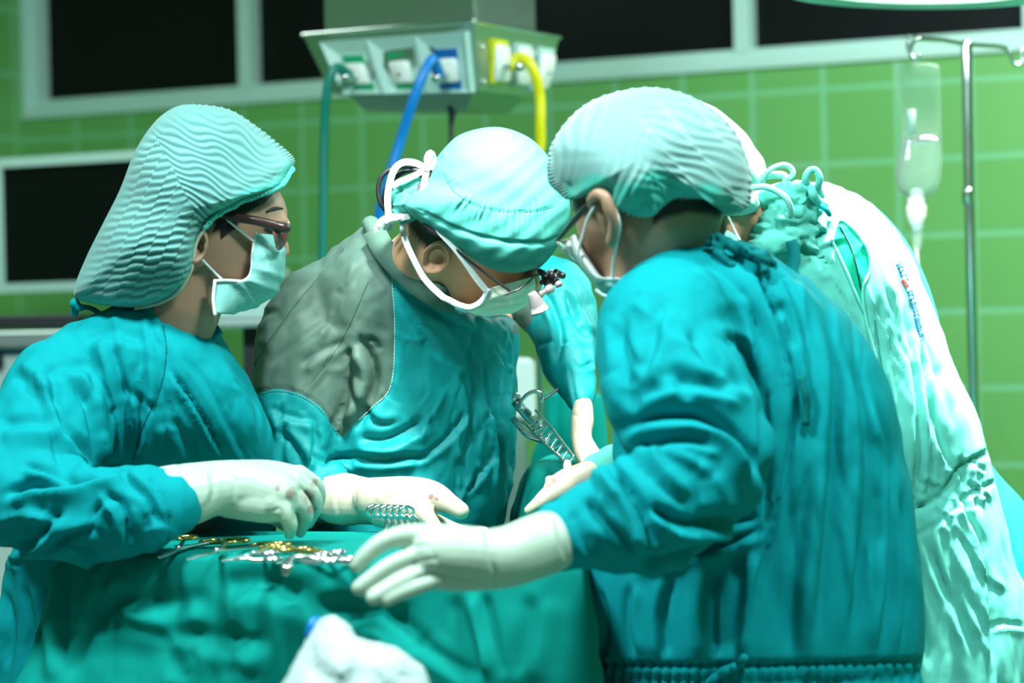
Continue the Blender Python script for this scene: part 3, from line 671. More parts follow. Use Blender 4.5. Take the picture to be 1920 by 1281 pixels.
def puff(out, cen, d, tf, tb, nr=46, na=220, p=2.2, q=.55, disp=None, cd_=(0, 0), jit=0):
    """closed inflated cap from an outline of (x, y, near depth offset, far depth offset) px points"""
    O_ = catmull_closed(np.array([(*o, 0, 0)[:4] for o in out], float), max(2, na // len(out))); n = len(O_)
    R = []; info = []
    c = np.array(cen, float)
    for s in np.concatenate([np.linspace(0.02, .9, nr), 1 - np.linspace(.09, 0, 12) ** 1]):
        b = c + (O_[:, :2] - c) * s; dn = O_[:, 2]; k = max(0, 1 - s ** p) ** q
        dep = d + dn + (-tf - dn) * k + 0 * b[:, 0]
        R.append((b, dep, s, 1))
    for s in np.concatenate([1 - np.linspace(0.0, .09, 8), np.linspace(.88, .02, 18)]):
        b = c + (O_[:, :2] - c) * s; dn = O_[:, 3]; k = max(0, 1 - s ** p) ** q
        R.append((b, d + dn + (tb - dn) * k, s, 0))
    V = []
    pl = []
    for b, dep, s, fr in R:
        off = np.zeros(n); pa = np.ones(n)
        if disp and fr:
            off, pa = disp(b[:, 0], b[:, 1], s, np.arange(n) / n)
        rad = b - c; rl = np.hypot(rad[:, 0], rad[:, 1]) + 1e-6
        # push outward both toward the camera and radially near the edge
        kk = s ** 3
        bb = b + rad / rl[:, None] * (off * kk * FPX / d)[:, None]
        V.append(P(bb[:, 0], bb[:, 1], dep - off * (1 - kk))); pl.append(pa)
    V2, F = rings_mesh(V); return V2, F, np.concatenate(pl)
def hand_glove(name, parts, parent, mt, vs=.0022, blood=None, sm=5, folds=None):
    V, F = voxel(parts, vs, sm, .6)
    if folds: V = sculpt(V, F, folds)
    X, Y, D = proj(V); b = np.zeros(len(V))
    for x, y, r in (blood or []): b = np.maximum(b, np.clip(1.3 - np.hypot(X - x, Y - y) / r, 0, 1))
    return obj(name, V, F, mt, parent, attrs={'blood': b}), Surf(V, F)
def legs(cx, d, foot_dir, spread=.075, top=.85, x_off=0):
    """legs and feet under the gown, world coordinates"""
    c = P(cx, 1000, d); out = []; shoes = []
    f = unit([foot_dir[0], foot_dir[1], 0]); s = np.array([-f[1], f[0], 0])
    for k in (-1, 1):
        h = np.array([c[0], c[1], 0]) + s * spread * k
        out.append(tube3([h + UZ * top, h + UZ * .48 + f * .01, h + UZ * .1 - f * .01, h + UZ * .06], [.07, .055, .042, .04], 14, 4))
        out.append(tube3([h + UZ * .05, h + f * .12 + UZ * .04], [.04, .03], 10, 1))
        a = h - f * .05 + UZ * .04; b = h + f * .17 + UZ * .038
        V, F = tube3([a, h + f * .02 + UZ * .05, h + f * .1 + UZ * .05, b], [.042, .047, .05, .038], 18, 4); V = V.copy(); V[:, 2] = np.maximum(V[:, 2], .002); shoes.append((V, F))
    return out, shoes
def strap(name, surf, pts, w, parent, mt, lift=.003, d=3.5, k=4): 
    H = surf.path(pts, lift, k, d)
    H[1:-1] = (H[:-2] + H[1:-1] * 2 + H[2:]) / 4
    return obj(name, *ribbon(H, w, .0012, 1), mt, parent, smooth=False)
def mask_sheet(E, Mi, d, a_top, a_bot, nu=48, pleats=0, pd=.003, wr=None, far=0.0, gr=.9):
    """half-cylinder mask: E near edge, Mi silhouette (px polylines top to bottom), depth amplitude a"""
    nv = 40; tE = catmull(E, 8); tM = catmull(Mi, 8)
    rs = lambda A: np.array([np.interp(np.linspace(0, 1, nv), np.linspace(0, 1, len(A)), A[:, i]) for i in range(2)]).T
    e, m_ = rs(tE), rs(tM); R = []
    for i in range(nv):
        t = i / (nv - 1); a = a_top + (a_bot - a_top) * t; u = np.linspace(0, math.pi, nu)
        p = e[i] + (m_[i] - e[i]) * (np.sin(u) ** gr)[:, None]
        dep = d - a * np.cos(u)
        off = pd * np.sin(t * math.pi * 2 * pleats) * np.sin(u) ** .5 if pleats else 0
        row = P(p[:, 0], p[:, 1], dep)
        n_ = unit(P(*m_[i], d) - P(*e[i], d)); row = row + np.outer(np.sin(u) * off, n_) - np.outer(np.cos(u) * off, FWD)
        R.append(row)
    R = np.array(R); V = R.reshape(-1, 3); F = [(i * nu + j, i * nu + j + 1, (i + 1) * nu + j + 1, (i + 1) * nu + j) for i in range(nv - 1) for j in range(nu - 1)]
    N = normals(V, F); c = V.mean(0); sgn = 1 if ((V - c) * N).sum() > 0 else -1
    if wr:
        X, Y, D = proj(V); dd = np.zeros(len(V))
        for pl, w, am in wr:
            b, sd, fr = seg_dist(X, Y, pl); dd += am / 1000 * np.exp(-(b / w) ** 2) * (D < d + .03)
        V = V + N * sgn * dd[:, None]
    V2 = V - N * sgn * .0014; n = len(V)
    if sgn < 0: F = [f[::-1] for f in F]
    F2 = list(F) + [tuple(i + n for i in f[::-1]) for f in F]
    bd = [j for j in range(nu)] + [i * nu + nu - 1 for i in range(1, nv)] + [(nv - 1) * nu + j for j in range(nu - 2, -1, -1)] + [i * nu for i in range(nv - 2, 0, -1)]
    for k in range(len(bd)):
        a, b = bd[k], bd[(k + 1) % len(bd)]; F2.append((a, b, b + n, a + n))
    edge = V[bd]
    return np.vstack([V, V2]), F2, R, edge
def seamline(surf, pts, parent, mt, r=.0011, dash=None, name='seam', lift=.0008, d=3.5):
    H = surf.path(pts, lift, 10, d)
    if not dash: return obj(name, *tube3(H, r, 6, 1), mt, parent)
    L = np.concatenate([[0], np.cumsum(np.linalg.norm(np.diff(H, axis=0), axis=1))]); ps = []; x = 0
    ip = lambda t: np.array([np.interp(t, L, H[:, i]) for i in range(3)])
    while x + dash < L[-1]: ps.append(tube3([ip(x), ip(x + dash * .6)], r, 5, 1)); x += dash
    return obj(name, *merge(ps), mt, parent)
def worn_mask(O, F, U, S, sc, low, parent, mt):
    nu, nv = 34, 26; R = []
    for i in range(nv):
        t = i / (nv - 1); u = .012 - t * (.125 * low); fr_ = .112 + .016 * math.exp(-((t - .3) / .25) ** 2) - .012 * t; w = .068 - .014 * t; row = []
        for j in range(nu):
            a = (j / (nu - 1) - .5) * math.pi * .98
            row.append(O + sc * (F * (.030 + (fr_ - .030) * math.cos(a) ** .8 + .001 * math.sin(t * 26)) + S * (w * 1.06 * math.sin(a)) + U * u))
        R.append(row)
    R = np.array(R); V = R.reshape(-1, 3); Fc = [(i * nu + j, i * nu + j + 1, (i + 1) * nu + j + 1, (i + 1) * nu + j) for i in range(nv - 1) for j in range(nu - 1)]
    o = obj('face_mask', V, Fc, mt, parent); so = o.modifiers.new('s', 'SOLIDIFY'); so.thickness = .0015
    for s in (-1, 1):
        for k, q_ in ((0, .03), (-1, -.01)): obj('mask_strap', *tube3([R[k][0 if s < 0 else -1], O + sc * (F * -.02 + S * s * .082 + U * q_), O + sc * (F * -.075 + S * s * .05 + U * (q_ + .01))], .002, 8, 3), M['white'], o)
    return o
TZ = 1.35 - .287      # instrument table height
def tb(x, y, lift=0.0): 
    h = plane_hit(x, y, np.array([0, 0, TZ + lift]), UZ); return h

# ============================================================ PERSON 1: woman in the long puffed cap, at the left
p1 = thing('person', 'person in teal gown, long puffed pleated cap and dark glasses at the left', 'person', P(300, 1000, 3.5) * [1, 1, 0])
F1 = unit([.995, .06, -.06]); S1 = unit(np.array([0, -1, 0]) - F1 * (np.array([0, -1, 0]) @ F1)); U1 = np.cross(S1, F1); U1 = U1 if U1[2] > 0 else -U1
E1 = P(380, 462, 3.325); O1 = E1 - S1 * .074
torso1 = [(215, 572, 372, 600, 3.43, .055), (175, 592, 398, 628, 3.43, .09), (110, 640, 438, 682, 3.43, .12), (75, 720, 476, 738, 3.44, .13), (55, 820, 508, 815, 3.47, .13),
          (45, 920, 524, 910, 3.56, .12), (30, 1020, 515, 1020, 3.70, .11), (5, 1160, 500, 1160, 3.74, .11), (-20, 1400, 505, 1400, 3.75, .12), (-50, 1850, 520, 1850, 3.76, .14), (-50, 1900, 520, 1900, 3.76, .13)]
arm1 = [(165, 668, 3.40, 66), (120, 735, 3.36, 108), (80, 830, 3.31, 118), (40, 915, 3.26, 112), (110, 960, 3.22, 96), (190, 965, 3.20, 86), (255, 957, 3.19, 80), (292, 952, 3.19, 80), (304, 950, 3.19, 74)]
arm1b = [(330, 690, 3.47, 56), (380, 800, 3.48, 60), (420, 900, 3.48, 54), (470, 930, 3.47, 46)]
G1 = voxel([loft(torso1), ptube(arm1, 24, 5), ptube(arm1b, 20, 4)], .0046, 5)
V, F = G1; V = lump(V, F, .006, 9, 1); V = crumple(V, F, .007, 8, (1, 1, .6), 1)
str1 = [([(202, 620), (228, 720), (238, 800), (240, 872)], 9, 11, 'f'), ([(262, 640), (268, 720), (262, 800), (248, 872)], 8, 7, 'g'), ([(87, 679), (110, 770), (160, 850), (196, 886)], 10, 11, 'f'),
        ([(128, 700), (165, 760), (180, 830), (192, 884)], 8, 9, 'g'), ([(-5, 935), (55, 912), (130, 908), (196, 890), (240, 872)], 10, 18, 'f'), ([(40, 872), (100, 886), (150, 905)], 8, 10, 'f'),
        ([(-5, 800), (60, 790), (110, 800)], 12, 7, 'f'), ([(190, 918), (228, 955), (248, 1025)], 8, 9, 'f'), ([(225, 890), (270, 930), (300, 985)], 8, 8, 'g'), ([(-5, 1040), (69, 1010), (118, 948)], 9, 9, 'f'),
        ([(60, 1050), (120, 1010), (190, 990)], 8, 7, 'g'), ([(170, 1000), (180, 960), (215, 930)], 7, 6, 'f'), ([(313, 686), (358, 748), (395, 812), (424, 866)], 4.5, 9, 'f'), ([(338, 655), (395, 735), (450, 840), (470, 880)], 7, 4, 'f'),
        ([(405, 660), (452, 745), (490, 850)], 7, 3.5, 'r'), ([(306, 600), (312, 660), (300, 730), (268, 800), (247, 872)], 4, 3, 's'), ([(150, 640), (210, 625), (280, 640)], 12, 5, 'f'), ([(60, 720), (110, 690), (180, 690)], 12, 5, 'f'),
        ([(320, 780), (350, 830), (370, 870)], 9, 5, 'f'), ([(20, 690), (70, 740), (90, 800)], 12, 6, 'g'), ([(-10, 980), (40, 965), (110, 975)], 10, 7, 'r'), ([(250, 590), (330, 605), (396, 632)], 3, 2, 's'),
        ([(285, 905), (315, 960), (318, 1020)], 4, 4, 's'), ([(5, 1100), (20, 1180), (10, 1260)], 9, 7, 'f'), ([(45, 1090), (60, 1180), (50, 1260)], 9, 7, 'g')]
str1 += randfolds([(60, 640), (300, 600), (250, 860), (30, 860)], 70, 30, 16, 90, 7, 3.2) + randfolds([(0, 900), (310, 900), (310, 1030), (0, 1060)], 40, 40, 14, 70, 6, 4) + randfolds([(300, 640), (430, 680), (510, 860), (320, 860)], 62, 10, 12, 110, 5, 1.6)
V = sculpt(V, F, str1, 1.35)
g1 = obj('gown', V, F, M['teal'], p1); sg1 = Surf(V, F)
collar1 = [P(*q) for q in ((210, 580, 3.40), (250, 577, 3.385), (310, 590, 3.375), (362, 608, 3.385), (392, 622, 3.40), (402, 632, 3.44), (385, 622, 3.52), (300, 592, 3.55), (225, 578, 3.52), (205, 578, 3.46))]
obj('collar', *ribbon(catmull_closed(collar1, 5)[np.r_[0:50, 0]], .030, .005, 1, face=None), M['teal'], g1) if 0 else None
ln1, sh1 = legs(240, 3.75, (1, -.3))
b1v = body_mesh(head_parts(O1, F1, U1, S1, 1.0, low=.70, noz=.76) + [tube3([O1 + F1 * -.015 - U1 * .02, O1 - F1 * .035 - U1 * .10, P(300, 640, 3.46)], [.058, .055, .062], 20, 4)] +
    [loft([(xl + 45, yl + 12, xr - 45, yr + 12, d, t * .6) for xl, yl, xr, yr, d, t in torso1[1:6]] + [(170, 1200, 380, 1200, 3.75, .05), (190, 1300, 370, 1300, 3.75, .05)]), ptube([(x + 12, y, d + .02, r * .38) for x, y, d, r in arm1[1:-1]] + [(400, 915, 3.22, 26)], 14, 4), ptube([(x, y, d, r * .5) for x, y, d, r in arm1b], 14, 4)] + ln1)
hp1 = [[(430, 385), (495, 350), (535, 352), (500, 368), (470, 392), (440, 430), (418, 436), (405, 400)]]
bo1 = obj('body', *b1v, M['skin1'], p1, attrs={'hair': attr_hair(b1v[0], hp1+ [[(400, 412), (430, 385), (440, 400), (425, 428), (412, 436)]], 14)}); sb1 = Surf(*b1v)
for s_ in sh1: obj('shoe', *s_, M['shoe'], p1)
obj('ear', *ear_mesh(P(374, 458, 3.322), F1, U1, S1, .056), M['skin1'], p1, attrs={'hair': np.zeros(19 * 48 * 2)})
obj('ear', *ear_mesh(O1 - S1 * .077, F1, U1, -S1, .058), M['skin1'], p1, attrs={'hair': np.zeros(19 * 48 * 2)})
# puffed cap
cap1 = [(330, 200), (362, 196, 0, 0), (430, 206), (490, 244), (532, 278), (552, 300, -.01, .01), (543, 322, -.03, .03), (528, 345, -.055, .055), (500, 358, -.07, .07), (462, 370, -.078, .078), (430, 388, -.084, .084), (402, 402, -.088, .088), (382, 424, -.09, .09),
        (368, 452, -.09, .09), (362, 485, -.088, .088), (357, 510, -.08, .08), (335, 545, -.07, .07), (300, 566, -.05, .05), (255, 577, -.04, .04), (200, 573, -.03, .03), (155, 565), (139, 553), (142, 530), (165, 475), (195, 415), (225, 355), (250, 290), (275, 248), (300, 219)]
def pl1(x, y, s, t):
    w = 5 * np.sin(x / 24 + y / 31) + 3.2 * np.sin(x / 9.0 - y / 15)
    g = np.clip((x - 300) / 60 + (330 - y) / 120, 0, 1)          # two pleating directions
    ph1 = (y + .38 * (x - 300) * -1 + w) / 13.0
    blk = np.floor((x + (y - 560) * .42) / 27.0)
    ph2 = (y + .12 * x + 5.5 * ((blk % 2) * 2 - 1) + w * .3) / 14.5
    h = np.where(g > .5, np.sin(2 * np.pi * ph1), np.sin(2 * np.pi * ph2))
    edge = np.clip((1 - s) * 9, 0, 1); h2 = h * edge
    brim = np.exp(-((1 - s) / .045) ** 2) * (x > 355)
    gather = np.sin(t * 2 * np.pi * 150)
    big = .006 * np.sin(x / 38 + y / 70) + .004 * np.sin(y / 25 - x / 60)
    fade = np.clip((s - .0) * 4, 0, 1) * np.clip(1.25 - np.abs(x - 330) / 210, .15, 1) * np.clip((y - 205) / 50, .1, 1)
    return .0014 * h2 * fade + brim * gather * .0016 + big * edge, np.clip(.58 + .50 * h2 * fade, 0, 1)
V, F, pa = puff(cap1, (330, 400), 3.40, .135, .13, disp=pl1, nr=110, na=720)
V2 = V; X, Y, D = proj(V); bb, _, fr = seg_dist(X, Y, [(545, 318), (528, 347), (490, 362), (462, 372), (430, 390), (404, 404)])
brim = np.clip(1.4 - bb / 14, 0, 1) * .85; bb2, _, _ = seg_dist(X, Y, [(404, 404), (368, 452), (357, 512), (330, 548), (255, 577), (150, 566)]); brim = np.maximum(brim, np.clip(1.1 - bb2 / 14, 0, 1) * .55)
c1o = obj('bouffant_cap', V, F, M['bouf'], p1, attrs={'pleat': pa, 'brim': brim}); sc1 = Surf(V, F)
frill = [P(x, y, 3.40 + dn - .004) for x, y, dn in ((546, 318, -.03), (528, 347, -.058), (500, 361, -.074), (462, 374, -.082), (430, 391, -.089), (404, 406, -.094), (384, 428, -.096))]
Fr = catmull(frill, 24); a_ = np.arange(len(Fr)); Fr = Fr + np.outer(np.sin(a_ * 1.5) * .0022, UZ)
obj('elastic_band', *tube3(Fr, .0045 + .0016 * np.sin(a_ * 1.5 + 1), 8, 1), mat('elastic_green', (.08, .60, .48), .8), c1o)
obj('elastic_band', *tube3(catmull([P(x, y, 3.4 + dn - .003) for x, y, dn in ((384, 428, -.096), (368, 455, -.094), (361, 490, -.092), (356, 512, -.086), (335, 547, -.075), (300, 568, -.055), (255, 579, -.044))], 10), .0028, 8, 1), mat('elastic_cream', (.45, .50, .36), .8), c1o)
for q in ((140, 568, 3.40, .0085), (150, 581, 3.41, .006), (146, 573, 3.395, .006)): pass
obj('tie_knot', *voxel([ell(P(140, 569, 3.41), (.0075, .007, .0075)), ell(P(150, 577, 3.41), (.007, .006, .006)), ell(P(140, 584, 3.42), (.006, .006, .008)), tube3([P(147, 575, 3.41), P(170, 578, 3.42), P(190, 590, 3.43)], .004, 8, 3)], .0015, 3), M['teal'], g1)
# collar band
cb = [sg1.hit(x, y, .003) for x, y in ((268, 579), (300, 588), (335, 597), (368, 608), (392, 619), (404, 634))]
obj('collar', *ribbon(cb, .026, .006, 5), M['teal'], g1)
seamline(sg1, [(306, 612), (312, 660), (300, 730), (268, 800), (247, 868)], g1, M['teal_deep'], .0009, .006, 'stitching')
# sideburn hair strands
hs = []
for i in range(16):
    t = i / 15; x0 = 425 + 90 * t; y0 = 394 - 36 * t
    hs.append(tube3(sb1.path([(x0, y0), (x0 - 14 - 6 * t, y0 + 22), (x0 - 24 - 14 * t, y0 + 40 - 10 * t)], .0015, 4, 3.33), [.0022, .002, .0008] if 0 else .0014, 5, 1))
for i in range(7):
    hs.append(tube3(sb1.path([(422 + i * 3, 405), (416 + i * 4, 425), (416 + i * 4, 446 - i * 3)], .0012, 5, 3.33), .0011, 5, 1))
obj('hair', *merge(hs), M['hair'], p1)
# eye, brow
eb = lambda f, u, s: O1 + 1.03 * (F1 * f + U1 * u + S1 * s)
obj('eyebrow', *tube3([sb1.hit(500, 397, .001, 3.33), sb1.hit(515, 391, .001, 3.35), sb1.hit(529, 391, .001, 3.37)], [.0016, .0026, .0016], 8, 4), M['hair'], p1)
obj('eyelashes', *tube3([sb1.hit(498, 428, .001, 3.34), sb1.hit(508, 434, .0015, 3.35), sb1.hit(514, 438, .003, 3.36)], [.0008, .0014, .0006], 6, 4), M['hair'], p1)
# glasses
gl1 = obj('glasses', *merge([tube3([P(405, 402, 3.322), P(440, 408, 3.318), P(480, 414, 3.315), P(528, 426, 3.318), P(540, 428, 3.325)], [.0032, .004, .0042, .0046, .004], 8, 3, sq_dir=UZ, squash=1.5), tube3([P(540, 428, 3.325), P(543, 426, 3.36), P(540, 426, 3.40)], .0022, 8, 2), tube3([P(540, 426, 3.40), P(535, 422, 3.46), P(500, 414, 3.49)], .0022, 8, 2)]), M['brown'], p1)
def lens(pts, ds, th, mt, parent):
    A = np.array([P(x, y, d) for (x, y), d in zip(pts, ds)]); c = A.mean(0); A = catmull_closed(A, 5); n = unit(np.cross(A[5] - c, A[len(A) // 3] - c))
    return obj('lens', *rings_mesh([A + n * th / 2, A - n * th / 2]), mt, parent)
lens([(514, 432), (538, 434), (536, 452), (528, 466), (520, 468), (515, 450)], [3.318, 3.34, 3.345, 3.34, 3.33, 3.318], .002, M['lensb'], gl1)
lens([(541, 430), (536, 432), (530, 464), (526, 466), (534, 445), (540, 436)], [3.385, 3.45, 3.44, 3.40, 3.385, 3.38], .002, M['lensb'], gl1)
obj('nose_pad', *merge([tube3([P(531, 414, 3.385), P(531, 422, 3.388)], .0022, 8, 1), tube3([P(540, 418, 3.375), P(540, 424, 3.38)], .0026, 8, 1)]), M['pink'], gl1)
# mask
mv, mf, mR, me_ = mask_sheet([(479, 438), (474, 470), (472, 505), (466, 522), (452, 528), (425, 526), (403, 527), (400, 560), (403, 588)][:9], [(516, 440), (528, 450), (535, 478), (535, 500), (528, 528), (515, 555), (498, 566), (470, 580), (440, 590)], 3.40, .068, .072, pleats=0,
    wr=[([(476, 480), (534, 470)], 6, 3), ([(474, 500), (530, 520)], 6, 3.5), ([(465, 525), (520, 545)], 5, 3.5), ([(450, 530), (480, 575)], 5, 3), ([(440, 540), (450, 590)], 5, -2), ([(480, 455), (520, 460)], 5, -2)])
mk1 = obj('face_mask', mv, mf, M['maskt'], p1)
obj('mask_edge', *merge([tube3(P([479, 474, 472, 466, 455], [438, 470, 505, 520, 528], 3.333), .0022, 8, 4), tube3(P([455, 425, 403], [528, 526, 527], [3.331, 3.329, 3.327]), .0022, 8, 4), tube3(P([403, 400, 403], [527, 560, 589], 3.327), .0026, 8, 4)]), M['white'], mk1)
sm1 = Surf(mv, mf)
obj('mask_strap', *tube3([P(412, 400, 3.322), P(440, 424, 3.322), P(475, 452, 3.331)], .0018, 8, 3), M['white'], mk1)
obj('mask_strap', *tube3([P(378, 486, 3.325), P(395, 504, 3.335), P(418, 526, 3.33)], .0018, 8, 3), M['white'], mk1)
# glove
hd1 = [ptube([(255, 937, 3.195, 47), (300, 934, 3.20, 58), (345, 929, 3.21, 60), (400, 916, 3.23, 52), (440, 914, 3.24, 52)], 24, 4),
       ptube([(400, 916, 3.23, 46), (470, 915, 3.24, 50), (520, 928, 3.235, 46)], 18, 4), ptube([(420, 905, 3.24, 42), (500, 900, 3.27, 38), (552, 902, 3.29, 30)], 18, 4), ptube([(430, 930, 3.24, 42), (500, 944, 3.23, 38), (528, 950, 3.225, 30)], 18, 4),
       ptube([(515, 945, 3.22, 30), (536, 962, 3.215, 17), (544, 984, 3.222, 15), (543, 1003, 3.232, 10.5)], 14, 4),
       ptube([(535, 925, 3.235, 30), (565, 945, 3.235, 18), (573, 968, 3.245, 15.5), (563, 999, 3.262, 10.5)], 14, 4),
       ptube([(552, 906, 3.26, 27), (584, 925, 3.265, 17), (590, 950, 3.275, 15), (578, 982, 3.29, 10.5)], 14, 4),
       ptube([(560, 896, 3.285, 25), (590, 908, 3.295, 15.5), (598, 930, 3.305, 14), (592, 962, 3.32, 10)], 14, 4),
       ptube([(470, 940, 3.29, 26), (515, 968, 3.31, 18), (545, 990, 3.31, 13)], 14, 4)]
hand_glove('glove', hd1, p1, M['glove'], blood=[(578, 930, 20), (590, 905, 12), (545, 925, 16), (585, 955, 14), (520, 915, 10)], folds=[([(262, 905), (290, 930), (300, 985)], 5, 1.5, 'f'), ([(335, 868), (350, 920), (332, 985)], 4, 2.0, 's'), ([(392, 868), (400, 920), (385, 960)], 6, 1.8, 'f'),
    ([(410, 880), (440, 900), (430, 960)], 5, 1.2, 'g'), ([(532, 930), (550, 950), (556, 985)], 4.5, 2.5, 'v'), ([(555, 912), (575, 930), (584, 965)], 4, 2, 'v'), ([(505, 962), (525, 955), (530, 975)], 4, 1.6, 'v'), ([(280, 880), (312, 930), (318, 975)], 5, 1.4, 'f'), ([(490, 890), (520, 900), (540, 920)], 8, 1, 'f')])

M['stitch'] = mat('stitch_grey', (.04, .10, .085), .8)
# ============================================================ PERSON 2: bent surgeon with cloth cap and magnifiers
p2 = thing('person', 'person in grey-shouldered teal gown, cloth cap and magnifying glasses, bent forward', 'person', P(740, 1000, 3.75) * [1, 1, 0])
F2 = unit([.85, 0, -.53]); _u0 = np.array([.53, 0, .85]); _s0 = np.array([0, -1., 0]); _ph = math.radians(35)
S2 = unit(math.cos(_ph) * _s0 - math.sin(_ph) * _u0); U2 = unit(math.cos(_ph) * _u0 + math.sin(_ph) * _s0)
E2 = P(829, 480, 3.455); O2 = E2 - S2 * .080 + F2 * .016
torso2 = [(700, 424, 812, 575, 3.62, .06), (665, 440, 850, 592, 3.65, .09), (610, 490, 910, 600, 3.70, .15), (548, 570, 966, 606, 3.74, .19), (520, 680, 969, 700, 3.76, .19), (530, 780, 969, 790, 3.76, .18), (545, 880, 962, 890, 3.76, .17), (560, 980, 946, 985, 3.76, .165),
          (565, 1100, 930, 1100, 3.78, .16), (565, 1400, 925, 1400, 3.78, .16), (560, 1850, 930, 1850, 3.78, .17), (560, 1900, 930, 1900, 3.78, .16)]
arm2 = [(640, 540, 3.72, 62), (605, 590, 3.68, 100), (585, 665, 3.65, 112), (562, 755, 3.62, 90), (548, 840, 3.60, 72), (572, 905, 3.60, 62), (606, 926, 3.565, 60), (620, 932, 3.55, 56), (630, 935, 3.54, 42)]
arm2b = [(960, 540, 3.90, 60), (1030, 560, 3.88, 80), (1056, 620, 3.84, 66), (1068, 680, 3.78, 54), (1086, 740, 3.72, 36), (1093, 768, 3.70, 24)]
G2 = voxel([loft(torso2), ptube([(694, 420, 3.60, 16), (716, 465, 3.565, 20), (752, 512, 3.54, 20), (795, 545, 3.53, 18), (830, 560, 3.53, 14)], 14, 4), ptube(arm2, 24, 5), ptube(arm2b, 20, 4)], .004, 6)
V, F = G2; V = lump(V, F, .006, 9, 2); V = crumple(V, F, .0055, 10, (1, 1, .7), 2)
str2 = [([(664, 632), (690, 660), (702, 705), (690, 755), (662, 815)], 9, 16, 'f'), ([(684, 636), (700, 640), (712, 660)], 6, 8, 'v'), ([(650, 640), (655, 700), (648, 760), (630, 800)], 8, 7, 'g'),
        ([(664, 822), (715, 826), (768, 808), (800, 780)], 11, 14, 'f'), ([(600, 870), (650, 858), (720, 862), (800, 850)], 8, 9, 'f'), ([(640, 700), (700, 790), (760, 790)], 7, 5, 'g'),
        ([(862, 690), (885, 760), (876, 830), (862, 880)], 6, 6, 'f'), ([(905, 660), (914, 750), (938, 820), (934, 950)], 5, 7, 'f'), ([(945, 720), (938, 850), (930, 980)], 4, 6, 'g'), ([(958, 640), (952, 760), (960, 850), (948, 960)], 4, 5, 'r'),
        ([(770, 870), (835, 825), (880, 765)], 6, 6, 'f'), ([(665, 845), (760, 860), (820, 852)], 6, 5, 'g'), ([(752, 560), (800, 640), (830, 680)], 6, 4, 'f'), ([(772, 560), (850, 610), (880, 680), (905, 800)], 7, 6, 'f'), ([(830, 590), (880, 620), (905, 660)], 6, 5, 'g'),
        ([(870, 930), (905, 880), (925, 850)], 5, 6, 'f'), ([(850, 960), (880, 900), (870, 860)], 5, 5, 'r'), ([(840, 720), (800, 790), (730, 830)], 8, 5, 'r'), ([(735, 520), (740, 600), (738, 690), (728, 735), (700, 762), (664, 795)], 3.2, 3, 's'),
        ([(478, 737), (520, 729), (562, 738), (602, 764), (640, 820)], 3, 3, 's'), ([(690, 530), (640, 640), (580, 720), (566, 738)], 2.6, 1.6, 's'), ([(640, 470), (580, 540), (510, 630), (470, 700)], 2.8, 1.8, 's'), ([(498, 690), (560, 640), (620, 600)], 9, 4, 'f'),
        ([(480, 640), (530, 600), (590, 550)], 9, 4, 'g'), ([(560, 690), (600, 660), (650, 640)], 8, 5, 'f'), ([(500, 760), (540, 780), (600, 790)], 7, 5, 'f'), ([(520, 800), (560, 850), (570, 890)], 7, 6, 'g'), ([(590, 780), (590, 840), (570, 900)], 7, 6, 'f'),
        ([(600, 870), (640, 860), (670, 880)], 5, 6, 'f'), ([(608, 885), (620, 930), (615, 985)], 5, 5, 'f'),
        ([(1020, 540), (1050, 620), (1040, 690)], 7, 8, 'f'), ([(1060, 540), (1080, 600), (1110, 640)], 7, 8, 'g'), ([(1000, 650), (1060, 640), (1112, 660)], 5, 5, 'f'), ([(1070, 670), (1085, 690), (1115, 680)], 5, 6, 'f'), ([(1066, 680), (1076, 740), (1084, 780)], 3, 3, 's'),
        ([(700, 440), (740, 500), (790, 545), (828, 566)], 4, 3, 's')]
str2 += randfolds([(740, 600), (960, 620), (960, 960), (700, 860)], 60, 50, 22, 60, 3.5, 1.8) + randfolds([(880, 640), (966, 640), (960, 960), (860, 960)], 80, 22, 20, 90, 3.2, 2.6) + randfolds([(480, 600), (700, 470), (720, 640), (560, 730)], -45, 25, 16, 90, 6, 2.4) + randfolds([(490, 750), (620, 770), (600, 880), (530, 860)], 60, 50, 9, 60, 5, 4)
V = sculpt(V, F, str2, 1.15)
X, Y, D = proj(V)
pan = [(700, 395), (590, 420), (510, 500), (420, 620), (420, 720), (475, 738), (520, 729), (562, 738), (602, 764), (640, 822), (664, 795), (700, 762), (728, 735), (738, 690), (740, 600), (732, 515), (770, 543), (828, 566), (860, 560), (820, 440)]
pan2 = [(965, 575), (1002, 560), (1000, 600), (975, 625), (960, 628)]
pa = np.maximum(sdf(X, Y, pan), sdf(X, Y, pan2)); pa = np.where(D > 3.95, np.minimum(pa, -5), pa)
g2 = obj('gown', V, F, M['p2'], p2, attrs={'panel': pa}); sg2 = Surf(V, F)
obj('collar', *ribbon([sg2.hit(x, y, .004, 3.55) for x, y in ((700, 432), (725, 475), (760, 512), (795, 542), (828, 560), (852, 566))], .034, .006, 5), cloth('collar_grey', (.075, .15, .12)), g2)
for pl_s in ([(735, 522), (740, 600), (738, 690), (728, 735), (700, 762), (668, 792)],): seamline(sg2, pl_s, g2, M['panelw'], .0007, .005, 'stitching')
for pl_s in ([(690, 530), (640, 640), (580, 722)], [(640, 470), (580, 540), (510, 630), (474, 690)], [(480, 742), (520, 734), (562, 743), (600, 769), (636, 820)]): seamline(sg2, pl_s, g2, M['stitch'], .0005, .005, 'stitching')
ln2, sh2 = legs(740, 3.78, (1, -.1))
